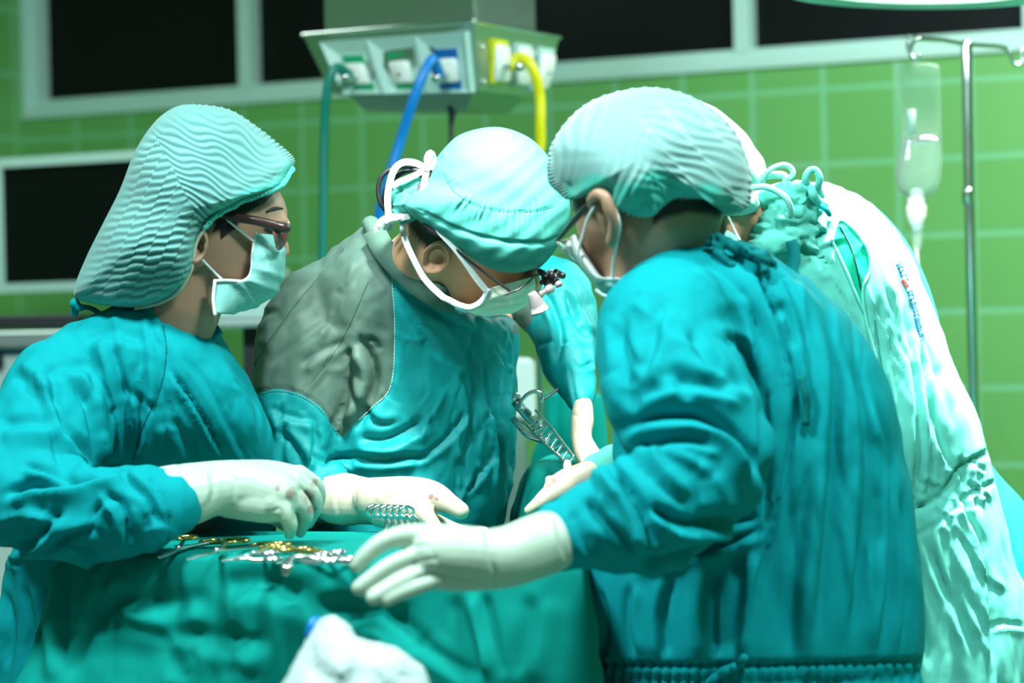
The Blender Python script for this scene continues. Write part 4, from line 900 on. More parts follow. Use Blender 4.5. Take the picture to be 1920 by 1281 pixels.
b2v = body_mesh(head_parts(O2, F2, U2, S2, 1.0, low=.86) + [tube3([O2 - F2 * .03 - U2 * .01, P(800, 482, 3.55), P(768, 510, 3.63), P(740, 560, 3.72), P(720, 640, 3.74)], [.060, .054, .052, .05, .06], 20, 4)] +
    [loft([(xl + 50, yl + 22, xr - 50, yr + 12, d, t * .6) for xl, yl, xr, yr, d, t in torso2[3:9]] + [(620, 1250, 860, 1250, 3.76, .1)]), tube3([P(720, 620, 3.68), P(740, 760, 3.75)], [.07, .1], 14, 2), ptube([(600, 640, 3.68, 50), (570, 760, 3.62, 42), (560, 880, 3.6, 34), (640, 936, 3.52, 30)], 14, 4),
     ptube([(1010, 568, 3.89, 26), (1052, 640, 3.84, 28), (1090, 760, 3.71, 16)], 12, 3), ptube([(740, 640, 3.80, 50), (1010, 568, 3.90, 22)], 12, 1), ptube([(740, 680, 3.75, 60), (600, 640, 3.70, 40)], 12, 1)] + ln2)
hp2 = [[(768, 395), (800, 420), (850, 452), (830, 462), (806, 478), (775, 440), (752, 415)], [(975, 505), (1022, 492), (1020, 503), (985, 516)]]
bo2 = obj('body', *b2v, M['skin2'], p2, attrs={'hair': attr_hair(b2v[0], hp2, 22) * .9}); sb2 = Surf(*b2v)
for s_ in sh2: obj('shoe', *s_, M['shoe'], p2)
eo = sb2.hit(829, 480, .002, 3.43)
obj('ear', *ear_mesh(eo - S2 * .003, F2, U2, S2, .061), M['skin2'], p2, attrs={'hair': np.zeros(19 * 48 * 2)})
obj('ear', *ear_mesh(O2 - S2 * .083 - F2 * .02, F2, U2, -S2, .062), M['skin2'], p2, attrs={'hair': np.zeros(19 * 48 * 2)})
cap2 = [(800, 338), (812, 308), (835, 276), (868, 250), (930, 238), (985, 254), (1022, 286), (1050, 330), (1068, 378), (1068, 418, -.02, .02), (1052, 452, -.04, .04), (1030, 484, -.055, .055), (1008, 502, -.07, .07), (965, 512, -.085, .085), (925, 506, -.092, .092), (895, 492, -.094, .094),
        (862, 470, -.094, .094), (830, 445, -.092, .092), (802, 425, -.085, .085), (775, 405, -.07, .07), (758, 385, -.05, .05), (770, 362, -.03, .03)]
def pl2(x, y, s, t):
    b, sd, fr = seg_dist(x, y, [(832, 328), (850, 358), (880, 380), (915, 392), (955, 397), (1000, 396), (1040, 388)])
    g = np.sin(fr * 2 * np.pi * 19 + 2.2 * np.sin(fr * 17)) * (np.exp(-(b / 26) ** 2) * (sd > 0) + .7 * np.exp(-(b / 16) ** 2) * (sd <= 0)) * np.clip(np.minimum(fr, 1 - fr) * 12, 0, 1) * (.6 + .4 * np.sin(fr * 31))
    b2, s2, _ = seg_dist(x, y, [(800, 402), (850, 428), (905, 446), (960, 456), (1020, 456), (1062, 440)])
    band = -.0035 * np.exp(-((b2 * s2) / 4.5) ** 2) + .0012 * np.exp(-((b2 * s2 - 12) / 10) ** 2)
    b3, s3, _ = seg_dist(x, y, [(840, 285), (870, 262), (910, 256), (950, 262)])
    top = .004 * np.exp(-((b3 * s3 + 9) / 8) ** 2) - .004 * np.exp(-((b3 * s3) / 5) ** 2)
    ed = np.clip((1 - s) * 12, 0, 1)
    fine = .0007 * np.sin(x / 9 + y / 6 + 2 * np.sin(x / 40)) + .0012 * np.sin(y / 13 - x / 26)
    return (.0020 * g + band + top + fine - .0012 * np.exp(-(b / 3) ** 2)) * ed, np.ones(len(x))
V, F, _ = puff(cap2, (925, 375), 3.50, .152, .14, disp=pl2, nr=100, na=600, p=2.6, q=.42)
c2o = obj('surgical_cap', V, F, M['scap'], p2); sc2 = Surf(V, F)
seamline(sc2, [(832, 328), (850, 358), (880, 380), (915, 392), (955, 397), (1000, 396), (1040, 388)], c2o, M['teal_deep'], .0006, .006, 'stitching')
kn = voxel([ptube([(800, 350, 3.47, 14), (775, 345, 3.46, 17), (752, 350, 3.46, 15), (740, 370, 3.46, 12)], 12, 3), ptube([(795, 360, 3.47, 16), (765, 375, 3.455, 20), (748, 395, 3.46, 12)], 12, 3), ptube([(800, 380, 3.47, 18), (775, 400, 3.46, 14), (755, 412, 3.47, 9)], 12, 3), ptube([(770, 350, 3.49, 16), (738, 382, 3.5, 8), (730, 388, 3.5, 6)], 10, 3)], .0022, 3)
kv = sculpt(kn[0], kn[1], randfolds([(735, 335), (810, 340), (800, 410), (745, 410)], 30, 60, 16, 40, 4, 3)); obj('cap_knot', kv, kn[1], M['scap'], c2o)
allv = merge([(V, F), b2v, (sg2 and G2[0], G2[1]), (kv, kn[1])]); sa2 = Surf(*allv)
# mask
E_ = [(914, 542), (912, 552), (905, 563), (893, 573), (878, 577), (860, 572), (846, 565), (832, 558)]
M_ = [(1001, 518), (1004, 534), (1000, 554), (988, 572), (962, 586), (925, 592), (890, 590), (850, 572)]
mv, mf, mR, me_ = mask_sheet(E_, M_, 3.495, .092, .075, gr=.75, wr=[([(915, 560), (990, 535)], 5, 2), ([(905, 575), (985, 560)], 5, -1.5), ([(940, 530), (960, 585)], 6, 1.5)])
mk2 = obj('face_mask', mv, mf, M['maskw'], p2)
me2 = P([914, 912, 905, 893, 878, 860, 846, 832], [542, 552, 563, 573, 577, 572, 565, 558], [3.402, 3.404, 3.408, 3.41, 3.412, 3.414, 3.418, 3.42])
obj('mask_edge', *ribbon(me2, .009, .002, 3), M['white'], mk2)
# ties (flat tape)
def tape(pts, w=.0088, name='mask_strap', mt=None, ds=None, parent=None, k=4):
    A = np.array([P(x, y, d) for x, y, d in pts]); return obj(name, *ribbon(A, w, .0012, k), mt or M['white'], parent or mk2, smooth=False)
tape([(801, 318, 3.455), (795, 345, 3.43), (796, 370, 3.405), (806, 400, 3.395), (824, 433, 3.385), (850, 462, 3.385), (870, 488, 3.388), (892, 520, 3.395), (912, 545, 3.402)])
tape([(755, 415, 3.47), (757, 440, 3.465), (768, 470, 3.455), (791, 515, 3.44), (810, 538, 3.43), (832, 558, 3.42)])
tape([(806, 320, 3.45), (780, 306, 3.45), (758, 304, 3.45), (742, 314, 3.45), (733, 334, 3.45), (727, 367, 3.45), (728, 400, 3.45), (730, 432, 3.45)], .0095)
tape([(808, 318, 3.448), (802, 300, 3.44), (807, 288, 3.445), (812, 300, 3.455), (806, 318, 3.452)], .011)
tape([(800, 318, 3.452), (770, 332, 3.44), (750, 340, 3.44), (736, 350, 3.44)], .008)
tape([(768, 405, 3.452), (750, 408, 3.445), (736, 406, 3.445), (718, 412, 3.45), (708, 424, 3.455), (706, 436, 3.46)], .009)
obj('strap_knot', *voxel([ptube([(752, 408, 3.45, 8), (730, 412, 3.44, 8), (722, 426, 3.45, 6)], 10, 3), ell(P(740, 410, 3.44), (.006, .006, .006)), ell(P(804, 320, 3.445), (.0055, .006, .0055))][:2], .0012, 2), M['white'], mk2)
# magnifier headset cable and strap
gl2 = obj('magnifying_glasses', *merge([tube3([P(830, 443, 3.395), P(850, 462, 3.388), P(870, 481, 3.385), P(916, 517, 3.385), P(950, 541, 3.39), P(957, 547, 3.392)], .0020, 8, 3), tube3([P(948, 553, 3.39), P(958, 548, 3.39), P(972, 543, 3.39), P(990, 530, 3.40), P(1003, 517, 3.42)], .0014, 8, 3), tube3([P(1003, 517, 3.42), P(1014, 512, 3.46), P(1020, 508, 3.50)], .0018, 8, 2)]), M['black'], p2)
obj('retainer_strap', *tube3([P(788, 345, 3.44), P(785, 362, 3.425), P(787, 385, 3.41), P(798, 416, 3.40), P(810, 432, 3.395), P(831, 444, 3.392)], [.0028, .0032, .0036, .0042, .0042, .0026], 10, 4), mat('strap_brown', (.03, .022, .03), .6), gl2)
cab = [(801, 325, 3.46), (780, 316, 3.46), (758, 314, 3.46), (732, 318, 3.46), (714, 334, 3.46), (709, 358, 3.46), (714, 382, 3.46), (724, 398, 3.465), (722, 420, 3.48)]
obj('cable', *tube3([P(*q) for q in cab], .0034, 8, 4), M['black'], gl2)
cab = [(800, 332, 3.47), (770, 320, 3.47), (745, 330, 3.47), (726, 350, 3.47), (720, 374, 3.47), (727, 396, 3.48), (724, 420, 3.5)]
obj('cable', *tube3([P(*q) for q in cab], .0034, 8, 4), M['black'], gl2)
obj('cable_sleeve', *tube3([P(803, 326, 3.455), P(790, 322, 3.455), P(778, 320, 3.457)], .006, 10, 2), M['black'], gl2)
lo = []
for (x, y, d, r) in ((1015, 512, 3.45, 6), (1022, 520, 3.44, 8), (1016, 530, 3.44, 5), (1034, 515, 3.42, 6), (1055, 516, 3.43, 5)): lo.append(ell(P(x, y, d), (r * d / FPX,) * 3, None, 12, 8))
lo += [ptube([(1012, 508, 3.45, 5), (1030, 522, 3.44, 7)], 10, 1), ptube([(1026, 530, 3.43, 10), (1046, 520, 3.43, 12)], 10, 1, round_ends=False), ptube([(1040, 512, 3.44, 9), (1058, 518, 3.45, 6)], 10, 1, round_ends=False), ptube([(1022, 526, 3.43, 6), (1030, 542, 3.425, 6)], 10, 1)]
obj('loupe_mount', *voxel(lo, .0011, 1), M['black'], gl2)
obj('mount_screw', *ptube([(1045, 534, 3.415, 6), (1049, 532, 3.405, 6)], 12, 1, round_ends=False), M['tgrey'], gl2)
obj('mount_pin', *ptube([(1026, 511, 3.42, 2.5), (1034, 507, 3.42, 2.5)], 8, 1), M['tgrey'], gl2)
obj('light_neck', *ptube([(1010, 553, 3.42, 8), (1016, 550, 3.42, 8), (1018, 549, 3.42, 6), (1024, 545, 3.42, 6), (1025, 545, 3.42, 9), (1034, 540, 3.425, 9)], 14, 1, round_ends=False), M['tgrey'], gl2)
obj('light_shade', *ptube([(996, 548, 3.40, 8), (998, 552, 3.40, 9), (1006, 570, 3.405, 15), (1012, 582, 3.41, 19), (1013, 585, 3.41, 19.5), (1012.6, 584, 3.41, 17)], 28, 1, round_ends=False), M['tgrey'], gl2)
# gloves
hd2 = [ptube([(634, 937, 3.535, 48), (650, 937, 3.53, 50), (690, 940, 3.515, 44), (740, 942, 3.49, 46), (780, 946, 3.47, 46)], 24, 4), ptube([(700, 935, 3.48, 40), (770, 928, 3.47, 35), (812, 930, 3.46, 28), (845, 946, 3.44, 19), (864, 958, 3.43, 16.5)], 18, 4),
       ptube([(720, 945, 3.48, 38), (780, 955, 3.45, 26), (806, 975, 3.43, 15), (818, 992, 3.41, 13), (824, 1012, 3.40, 11)], 16, 4), ptube([(720, 955, 3.48, 36), (770, 980, 3.46, 24), (792, 1000, 3.44, 15), (800, 1020, 3.42, 12)], 16, 4),
       ptube([(740, 950, 3.50, 30), (820, 985, 3.50, 20), (870, 1000, 3.49, 14), (908, 998, 3.48, 11)], 16, 4), ptube([(730, 960, 3.50, 32), (780, 1000, 3.49, 16), (800, 1025, 3.48, 12)], 14, 3)]
hand_glove('glove', hd2, p2, M['glove2'], blood=[(808, 930, 9), (818, 936, 7), (890, 988, 6)], folds=[([(672, 895), (665, 935), (675, 982)], 3.5, 2.2, 's'), ([(690, 892), (700, 930), (694, 980)], 5, 1.3, 'f'), ([(712, 905), (718, 940)], 4, 1, 'f'), ([(640, 900), (632, 940), (642, 980)], 4, 1.0, 'f')])
hd2b = [ptube([(1093, 762, 3.70, 19), (1092, 790, 3.69, 22), (1090, 820, 3.68, 20), (1100, 850, 3.66, 24), (1120, 880, 3.64, 26)], 16, 4)] + [ptube([(1115, 870, 3.64, 20), (1122 + 10 * k, 905, 3.62 + .015 * k, 11), (1112 + 9 * k, 935, 3.62 + .015 * k, 9)], 12, 3) for k in range(4)] + [ptube([(1100, 860, 3.63, 16), (1110, 895, 3.6, 11), (1108, 915, 3.6, 9)], 10, 3)]
hand_glove('glove', hd2b, p2, M['glove2'], .0026, folds=[([(1075, 778), (1092, 784), (1110, 778)], 3, 1.5, 's')])

# ============================================================ PERSON 3: foreground, seen from behind at the right
p3 = thing('person', 'person seen from behind in deep teal gown and puffed cap, one gloved hand held out', 'person', P(1420, 1000, 3.2) * [1, 1, 0])
F3 = unit([-.42, .79, -.45]); U3 = unit(UZ - F3 * F3[2]); S3 = np.cross(U3, F3)
E3 = P(1128, 425, 3.06); O3 = E3 - S3 * .076
torso3 = [(1205, 500, 1345, 448, 3.14, .06), (1172, 520, 1418, 462, 3.14, .10), (1150, 575, 1505, 525, 3.16, .14), (1150, 650, 1600, 615, 3.18, .16), (1158, 740, 1668, 745, 3.18, .165), (1155, 850, 1690, 850, 3.18, .165), (1135, 970, 1710, 965, 3.18, .16),
          (1098, 1090, 1724, 1095, 3.18, .16), (1098, 1230, 1722, 1230, 3.18, .16), (1102, 1250, 1718, 1250, 3.18, .152), (1098, 1290, 1730, 1290, 3.18, .165), (1070, 1500, 1760, 1500, 3.18, .18), (1020, 2200, 1820, 2200, 3.18, .21), (1020, 2260, 1820, 2260, 3.18, .20)]
arm3 = [(1270, 530, 3.08, 80), (1240, 600, 3.03, 112), (1255, 700, 2.98, 136), (1300, 800, 2.94, 134), (1318, 880, 2.91, 116), (1260, 940, 2.89, 108), (1190, 965, 2.87, 104), (1120, 985, 2.86, 88), (1070, 1002, 2.85, 68), (1056, 1005, 2.85, 64)]
arm3b = [(1420, 560, 3.30, 80), (1440, 700, 3.40, 90), (1400, 820, 3.45, 80), (1280, 880, 3.40, 60), (1200, 890, 3.38, 45)]
G3 = voxel([loft(torso3), ptube(arm3, 26, 5), ptube(arm3b, 20, 4)], .0046, 5)
V, F = G3; V = lump(V, F, .006, 9, 3); V = crumple(V, F, .007, 7.5, (1, 1, .4), 3)
str3 = [([(1150, 822), (1185, 795), (1235, 780), (1300, 780), (1355, 800), (1400, 845), (1428, 915)], 12, 20, 'f'), ([(1140, 870), (1175, 915), (1205, 970), (1232, 1035)], 11, 20, 'f'), ([(1165, 845), (1230, 900), (1290, 950)], 11, 9, 'g'),
        ([(1215, 945), (1275, 980), (1350, 985), (1430, 968)], 10, 12, 'f'), ([(1180, 1062), (1240, 1055), (1310, 1035), (1380, 1010), (1440, 985)], 9, 14, 'f'), ([(1090, 930), (1140, 985), (1200, 1040)], 9, 9, 'g'), ([(1065, 950), (1085, 1000), (1110, 1050)], 6, 5, 'f'),
        ([(1165, 580), (1170, 680), (1185, 780)], 12, 8, 'f'), ([(1240, 560), (1225, 640), (1200, 720)], 12, 6, 'g'), ([(1290, 600), (1330, 680), (1420, 740)], 14, 7, 'f'), ([(1240, 690), (1300, 720), (1380, 730)], 14, 7, 'g'), ([(1200, 760), (1290, 740), (1400, 770)], 12, 8, 'r'),
        ([(1205, 860), (1270, 860), (1340, 890)], 12, 8, 'r'), ([(1330, 620), (1400, 660), (1425, 760), (1432, 900)], 9, 9, 'g'), ([(1380, 520), (1420, 620), (1436, 740), (1436, 900), (1430, 990)], 8, 8, 'f'),
        ([(1405, 465), (1440, 540), (1470, 640), (1490, 730), (1480, 850), (1450, 980), (1420, 1100), (1400, 1240)], 6, 9, 'f'), ([(1440, 470), (1490, 570), (1515, 690), (1520, 790)], 5, 6, 'f'), ([(1425, 500), (1445, 560), (1470, 600)], 8, 9, 'v'), ([(1460, 560), (1480, 600), (1488, 660)], 6, 7, 'v'),
        ([(1300, 480), (1360, 520), (1400, 570)], 12, 6, 'f'), ([(1350, 452), (1400, 500), (1440, 520)], 6, 6, 'g'), ([(1250, 500), (1330, 540), (1360, 600)], 12, 5, 'r'),
        ([(1540, 560), (1570, 700), (1560, 900), (1530, 1230)], 12, 9, 'f'), ([(1590, 640), (1625, 800), (1620, 1000), (1590, 1240)], 11, 8, 'f'), ([(1640, 720), (1672, 880), (1670, 1080), (1650, 1240)], 9, 8, 'f'), ([(1520, 860), (1500, 1000), (1480, 1240)], 10, 8, 'g'), ([(1690, 900), (1700, 1100), (1690, 1240)], 7, 6, 'f'),
        ([(1345, 1060), (1335, 1150), (1345, 1240)], 14, 16, 'f'), ([(1260, 1080), (1245, 1160), (1250, 1240)], 10, 9, 'f'), ([(1390, 1020), (1385, 1120), (1370, 1240)], 10, 10, 'g'), ([(1180, 1090), (1175, 1170), (1190, 1240)], 9, 7, 'g'), ([(1120, 1100), (1135, 1180), (1125, 1240)], 7, 7, 'f'),
        ([(1098, 1248), (1300, 1250), (1500, 1246), (1722, 1240)], 5, 5, 's'), ([(1440, 740), (1430, 850), (1440, 980)], 5, 4, 's')]
for k in range(34): xx = 1105 + k * 18.5; str3.append(([(xx, 1236), (xx + 3, 1262), (xx - 2, 1290)], 4, 4.5, 'v'))
str3 += randfolds([(1480, 600), (1620, 640), (1710, 1200), (1450, 1220)], 88, 5, 22, 260, 6, 2.4, 'rv', .06) + randfolds([(1160, 520), (1400, 540), (1400, 760), (1160, 760)], 50, 45, 12, 100, 11, 4) + randfolds([(1080, 850), (1420, 830), (1400, 1000), (1120, 1050)], 30, 40, 12, 100, 10, 5)
V = sculpt(V, F, str3, 1.35)
g3 = obj('gown', V, F, M['teal'], p3); sg3 = Surf(V, F)
cr = []
for k in range(5): cr.append(ptube([(1340 + 16 * k, 452 + 3 * k, 3.10 + .01 * k, 9), (1352 + 17 * k, 462 + 6 * k, 3.09 + .01 * k, 9)], 10, 2))
V4, F4 = voxel([ptube([(1328, 458, 3.06, 8), (1345, 450, 3.05, 10), (1380, 462, 3.04, 11), (1420, 475, 3.05, 11), (1450, 500, 3.05, 9)], 12, 4), ptube([(1345, 452, 3.05, 10), (1350, 478, 3.04, 9), (1372, 500, 3.04, 7)], 12, 4), ptube([(1400, 466, 3.04, 12), (1430, 490, 3.03, 10), (1440, 520, 3.03, 7)], 12, 4)] + cr, .0025, 3)
obj('collar_tie', sculpt(V4, F4, randfolds([(1330, 440), (1450, 460), (1450, 520), (1340, 500)], 40, 50, 16, 40, 4, 3)), F4, M['teal_deep'], g3)
obj('back_tie', *ribbon(sg3.path([(1502, 705), (1512, 750), (1511, 798)], .006, 6), .010, .003, 1), M['teal_deep'], g3)
obj('back_tie', *ribbon(np.array([P(1483, 452, 3.16), P(1490, 480, 3.14), P(1486, 510, 3.12), P(1500, 540, 3.10), P(1515, 565, 3.09)]), .016, .002, 4), M['teal_deep'], g3)
obj('waist_tie', *tube3(sg3.path([(1330, 1281), (1352, 1262), (1380, 1250), (1395, 1235)], .006, 6), .006, 10, 1), M['teal'], g3)
ln3, sh3 = legs(1410, 3.18, (-.4, .9))
skin3 = [(1090, 300, 1340, 300, 3.14, .06), (1066, 340, 1362, 335, 3.13, .075), (1072, 385, 1362, 380, 3.12, .08), (1080, 425, 1352, 425, 3.12, .078), (1090, 460, 1350, 455, 3.13, .075), (1104, 492, 1352, 480, 3.13, .065), (1122, 518, 1345, 505, 3.14, .055), (1150, 545, 1335, 530, 3.16, .05)]
b3v = body_mesh([loft(skin3, 36, 4, 2.0)] + head_parts(O3, F3, U3, S3, .96, low=.8) + [tube3([P(1250, 450, 3.14), P(1275, 520, 3.17), P(1300, 600, 3.19)], [.062, .058, .06], 18, 3)] +
    [loft([(xl + 60, yl + 40, xr - 60, yr + 40, d, t * .55) for xl, yl, xr, yr, d, t in torso3[2:8]] + [(1280, 1300, 1560, 1300, 3.18, .08), (1300, 1400, 1540, 1400, 3.18, .08)]), ptube([(1300, 620, 3.14, 50), (1255, 700, 2.99, 60), (1318, 880, 2.93, 45), (1190, 965, 2.88, 40), (1040, 1015, 2.85, 30)], 14, 3), ptube([(x, y, d, r * .5) for x, y, d, r in arm3b], 12, 3)] + ln3)
X, Y, D = proj(b3v[0])
hp3 = [[(1215, 395), (1240, 372), (1350, 372), (1365, 400), (1352, 412), (1330, 402), (1290, 398), (1250, 408), (1225, 420)], [(1068, 370), (1100, 375), (1096, 398), (1078, 400)]]
bo3 = obj('body', *b3v, M['skin3'], p3, attrs={'hair': attr_hair(b3v[0], hp3, 20)}); sb3 = Surf(*b3v)
for s_ in sh3: obj('shoe', *s_, M['shoe'], p3)
# ear seen from behind: a curled rim standing off the head
ev = voxel([tube3([P(1108, 388, 3.03), P(1108, 374, 3.02), P(1120, 364, 3.005), P(1134, 370, 2.998), P(1142, 390, 2.998), P(1150, 412, 3.003), P(1150, 434, 3.012), P(1146, 452, 3.022), P(1143, 458, 3.035)], [.004, .0055, .007, .0075, .008, .0075, .0075, .0075, .005], 12, 4),
            tube3([P(1124, 376, 3.03), P(1134, 400, 3.03), P(1140, 430, 3.036)], [.010, .012, .008], 12, 3)], .0014, 4)
obj('ear', *ev, M['skin3'], p3, attrs={'hair': np.zeros(len(ev[0]))})
E3b = O3 - S3 * .078; obj('ear', *ear_mesh(E3b, F3, U3, -S3, .058), M['skin3'], p3, attrs={'hair': np.zeros(19 * 48 * 2)})
cap3 = [(1028, 300), (1036, 268), (1070, 220), (1120, 185), (1200, 165), (1270, 172), (1332, 202), (1380, 250), (1404, 310), (1409, 365, -.01, .01), (1398, 392, -.03, .02), (1362, 402, -.06, .03), (1345, 388, -.085, .03), (1318, 374, -.095, .03), (1290, 373, -.098, .03), (1262, 376, -.10, .03), (1240, 392, -.10, .03), (1222, 408, -.10, .03),
        (1190, 408, -.10, .03), (1160, 392, -.10, .03), (1138, 372, -.098, .04), (1122, 364, -.095, .05), (1102, 366, -.08, .05), (1085, 372, -.06, .05), (1062, 374, -.04, .04), (1045, 360, -.02, .02), (1030, 345), (1026, 322)]
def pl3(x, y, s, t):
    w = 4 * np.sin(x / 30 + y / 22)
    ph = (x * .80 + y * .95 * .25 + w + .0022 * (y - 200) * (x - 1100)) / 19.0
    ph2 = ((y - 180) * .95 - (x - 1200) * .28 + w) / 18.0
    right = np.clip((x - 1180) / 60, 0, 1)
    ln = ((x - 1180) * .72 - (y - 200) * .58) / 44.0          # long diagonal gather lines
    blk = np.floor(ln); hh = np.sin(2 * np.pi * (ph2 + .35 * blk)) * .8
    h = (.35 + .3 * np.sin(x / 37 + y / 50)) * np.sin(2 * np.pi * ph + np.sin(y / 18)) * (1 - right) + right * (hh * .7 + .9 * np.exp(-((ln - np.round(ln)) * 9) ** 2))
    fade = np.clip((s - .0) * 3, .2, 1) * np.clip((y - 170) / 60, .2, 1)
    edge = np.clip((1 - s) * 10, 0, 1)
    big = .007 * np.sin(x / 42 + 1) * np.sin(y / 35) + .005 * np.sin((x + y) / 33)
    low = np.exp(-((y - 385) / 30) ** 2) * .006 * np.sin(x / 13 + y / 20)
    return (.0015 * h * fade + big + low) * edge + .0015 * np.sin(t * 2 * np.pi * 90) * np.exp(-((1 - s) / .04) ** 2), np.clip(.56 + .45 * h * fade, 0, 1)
V, F, pa = puff(cap3, (1215, 290), 3.14, .16, .13, disp=pl3, nr=100, na=680, p=2.3)
X, Y, D = proj(V); bb, _, _ = seg_dist(X, Y, [(1026, 330), (1045, 362), (1085, 374), (1122, 364), (1160, 392), (1205, 412), (1262, 378), (1318, 374), (1362, 400), (1405, 380)])
wv = 26 + 18 * np.sin(X / 47 + 1) + 12 * np.sin(X / 21)
brim = np.clip((wv + 24 - bb) / 16, 0, 1) * .95 * (X > 1060) * np.clip((1400 - X) / 60, 0, 1)
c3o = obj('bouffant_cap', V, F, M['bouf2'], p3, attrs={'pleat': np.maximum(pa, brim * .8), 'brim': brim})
# mask, loops, glasses
mk3 = obj('face_mask', *voxel([loft([(1068, 442, 1082, 440, 3.13, .045), (1074, 470, 1094, 470, 3.12, .05), (1090, 500, 1112, 498, 3.11, .055), (1108, 524, 1128, 520, 3.10, .055), (1112, 530, 1150, 520, 3.10, .05), (1120, 538, 1175, 522, 3.10, .04), (1126, 544, 1190, 530, 3.11, .03)], 24, 4)], .0022, 3), M['white'], p3)
obj('mask_lower_panel', *voxel([loft([(1112, 530, 1150, 524, 3.10, .045), (1120, 546, 1160, 535, 3.10, .045), (1128, 556, 1170, 545, 3.11, .03)], 24, 3)], .0022, 3), M['maskt'], mk3)
obj('mask_edge', *tube3([P(1119, 545, 3.055), P(1130, 554, 3.052), P(1142, 556, 3.052)], .0022, 8, 3), M['gauze'], mk3)
obj('ear_loop', *tube3([P(1114, 388, 3.02), P(1102, 410, 3.035), P(1093, 440, 3.05), P(1086, 462, 3.058), P(1083, 480, 3.062)], .0019, 8, 4), M['white'], mk3)
obj('ear_loop', *tube3([P(1153, 392, 3.0), P(1160, 412, 3.0), P(1161, 432, 3.008), P(1154, 466, 3.03), P(1149, 500, 3.05), P(1148, 520, 3.058)], .0020, 8, 4), M['white'], mk3)
gl3 = obj('glasses', *merge([tube3([P(1112, 380, 3.03), P(1096, 392, 3.045), P(1078, 412, 3.07), P(1060, 434, 3.10), P(1043, 452, 3.12)], [.0045, .0048, .0042, .0032, .002], 8, 3)]), M['black'], p3)
obj('rim', *merge([tube3([P(1047, 449, 3.125), P(1058, 436, 3.13), P(1070, 424, 3.14)], .0016, 6, 1), tube3([P(1043, 452, 3.12), P(1046, 458, 3.121), P(1056, 472, 3.13), P(1070, 486, 3.14), P(1090, 497, 3.15)], .0013, 6, 3), tube3([P(1052, 452, 3.13), P(1064, 449, 3.14), P(1078, 450, 3.15)], .0016, 6, 3)]), M['rim'], gl3)
lens([(1050, 454), (1078, 452), (1092, 480), (1090, 496), (1070, 486), (1054, 470)], [3.13, 3.16, 3.16, 3.15, 3.14, 3.13], .0015, M['glass'], gl3)
obj('screw', *ell(P(1046, 456, 3.115), (.0022,) * 3), M['chrome'], gl3)
# glove
hd3 = [ptube([(1090, 1003, 2.85, 42), (1062, 1006, 2.845, 52), (1020, 1020, 2.83, 60), (960, 1042, 2.80, 58), (915, 1050, 2.79, 58)], 26, 4),
       ptube([(930, 1050, 2.79, 54), (870, 1042, 2.78, 56), (820, 1040, 2.775, 52)], 20, 4), ptube([(900, 1022, 2.80, 34), (830, 1012, 2.785, 30), (778, 1006, 2.78, 24)], 16, 3), ptube([(900, 1075, 2.78, 34), (850, 1080, 2.77, 30), (815, 1085, 2.765, 22)], 16, 3),
       ptube([(810, 1006, 2.785, 26), (758, 1005, 2.775, 21), (716, 1018, 2.77, 18.5), (686, 1042, 2.768, 17), (671, 1060, 2.768, 15.5)], 16, 4),
       ptube([(822, 1036, 2.775, 25), (772, 1045, 2.765, 19.5), (728, 1064, 2.757, 18), (694, 1088, 2.752, 17), (674, 1103, 2.75, 16)], 16, 4),
       ptube([(826, 1062, 2.768, 23), (786, 1076, 2.758, 18), (748, 1094, 2.75, 17), (712, 1115, 2.745, 15.5), (700, 1122, 2.744, 15)], 16, 4),
       ptube([(828, 1082, 2.765, 20), (800, 1094, 2.755, 15.5), (768, 1106, 2.748, 15), (740, 1118, 2.744, 14), (726, 1126, 2.742, 12.5)], 16, 4),
       ptube([(880, 1030, 2.84, 26), (830, 1020, 2.87, 20), (785, 1030, 2.88, 16), (760, 1045, 2.88, 13)], 16, 4)]
hand_glove('glove', hd3, p3, M['glove'], .0022, folds=[([(912, 990), (918, 1040), (936, 1102)], 4, 2, 's'), ([(1040, 965), (1050, 1010), (1065, 1060)], 5, 1.5, 'f'), ([(812, 1030), (822, 1060), (840, 1108)], 4, 1.2, 'f'), ([(740, 1035), (780, 1025), (812, 1022)], 4, 1.5, 'v'), ([(760, 1062), (800, 1050), (826, 1048)], 4, 1.5, 'v'), ([(775, 1090), (808, 1075), (830, 1072)], 4, 1.5, 'v')])
cf3 = sg3.path([(1040, 955), (1040, 985), (1050, 1020), (1070, 1055), (1085, 1068)], .002, 4)

# ============================================================ PERSON 4: strongly lit, bent over behind
p4 = thing('person', 'person stooping in pale mint gown with untidy ties, strongly lit, at the far right', 'person', P(1650, 1000, 3.85) * [1, 1, 0])
torso4 = [(1395, 430, 1480, 352, 3.76, .06), (1375, 500, 1560, 350, 3.78, .13), (1400, 580, 1632, 395, 3.80, .18), (1430, 660, 1692, 472, 3.82, .20), (1460, 760, 1742, 575, 3.83, .20), (1490, 860, 1792, 705, 3.83, .20), (1520, 940, 1835, 815, 3.83, .19), (1530, 985, 1848, 868, 3.83, .18),
          (1530, 1040, 1862, 930, 3.83, .19), (1530, 1150, 1895, 1040, 3.83, .20), (1520, 1290, 1940, 1230, 3.83, .21), (1480, 1850, 2010, 1850, 3.83, .23), (1480, 1900, 2010, 1900, 3.83, .22)]
G4 = voxel([loft(torso4), ptube([(1470, 520, 3.80, 90), (1400, 640, 3.72, 90), (1320, 780, 3.62, 80), (1220, 850, 3.50, 60), (1130, 890, 3.44, 42)], 20, 4)], .0048, 4)
V, F = G4; V = lump(V, F, .006, 9, 4); V = crumple(V, F, .0055, 11, (1, 1, .4), 4)
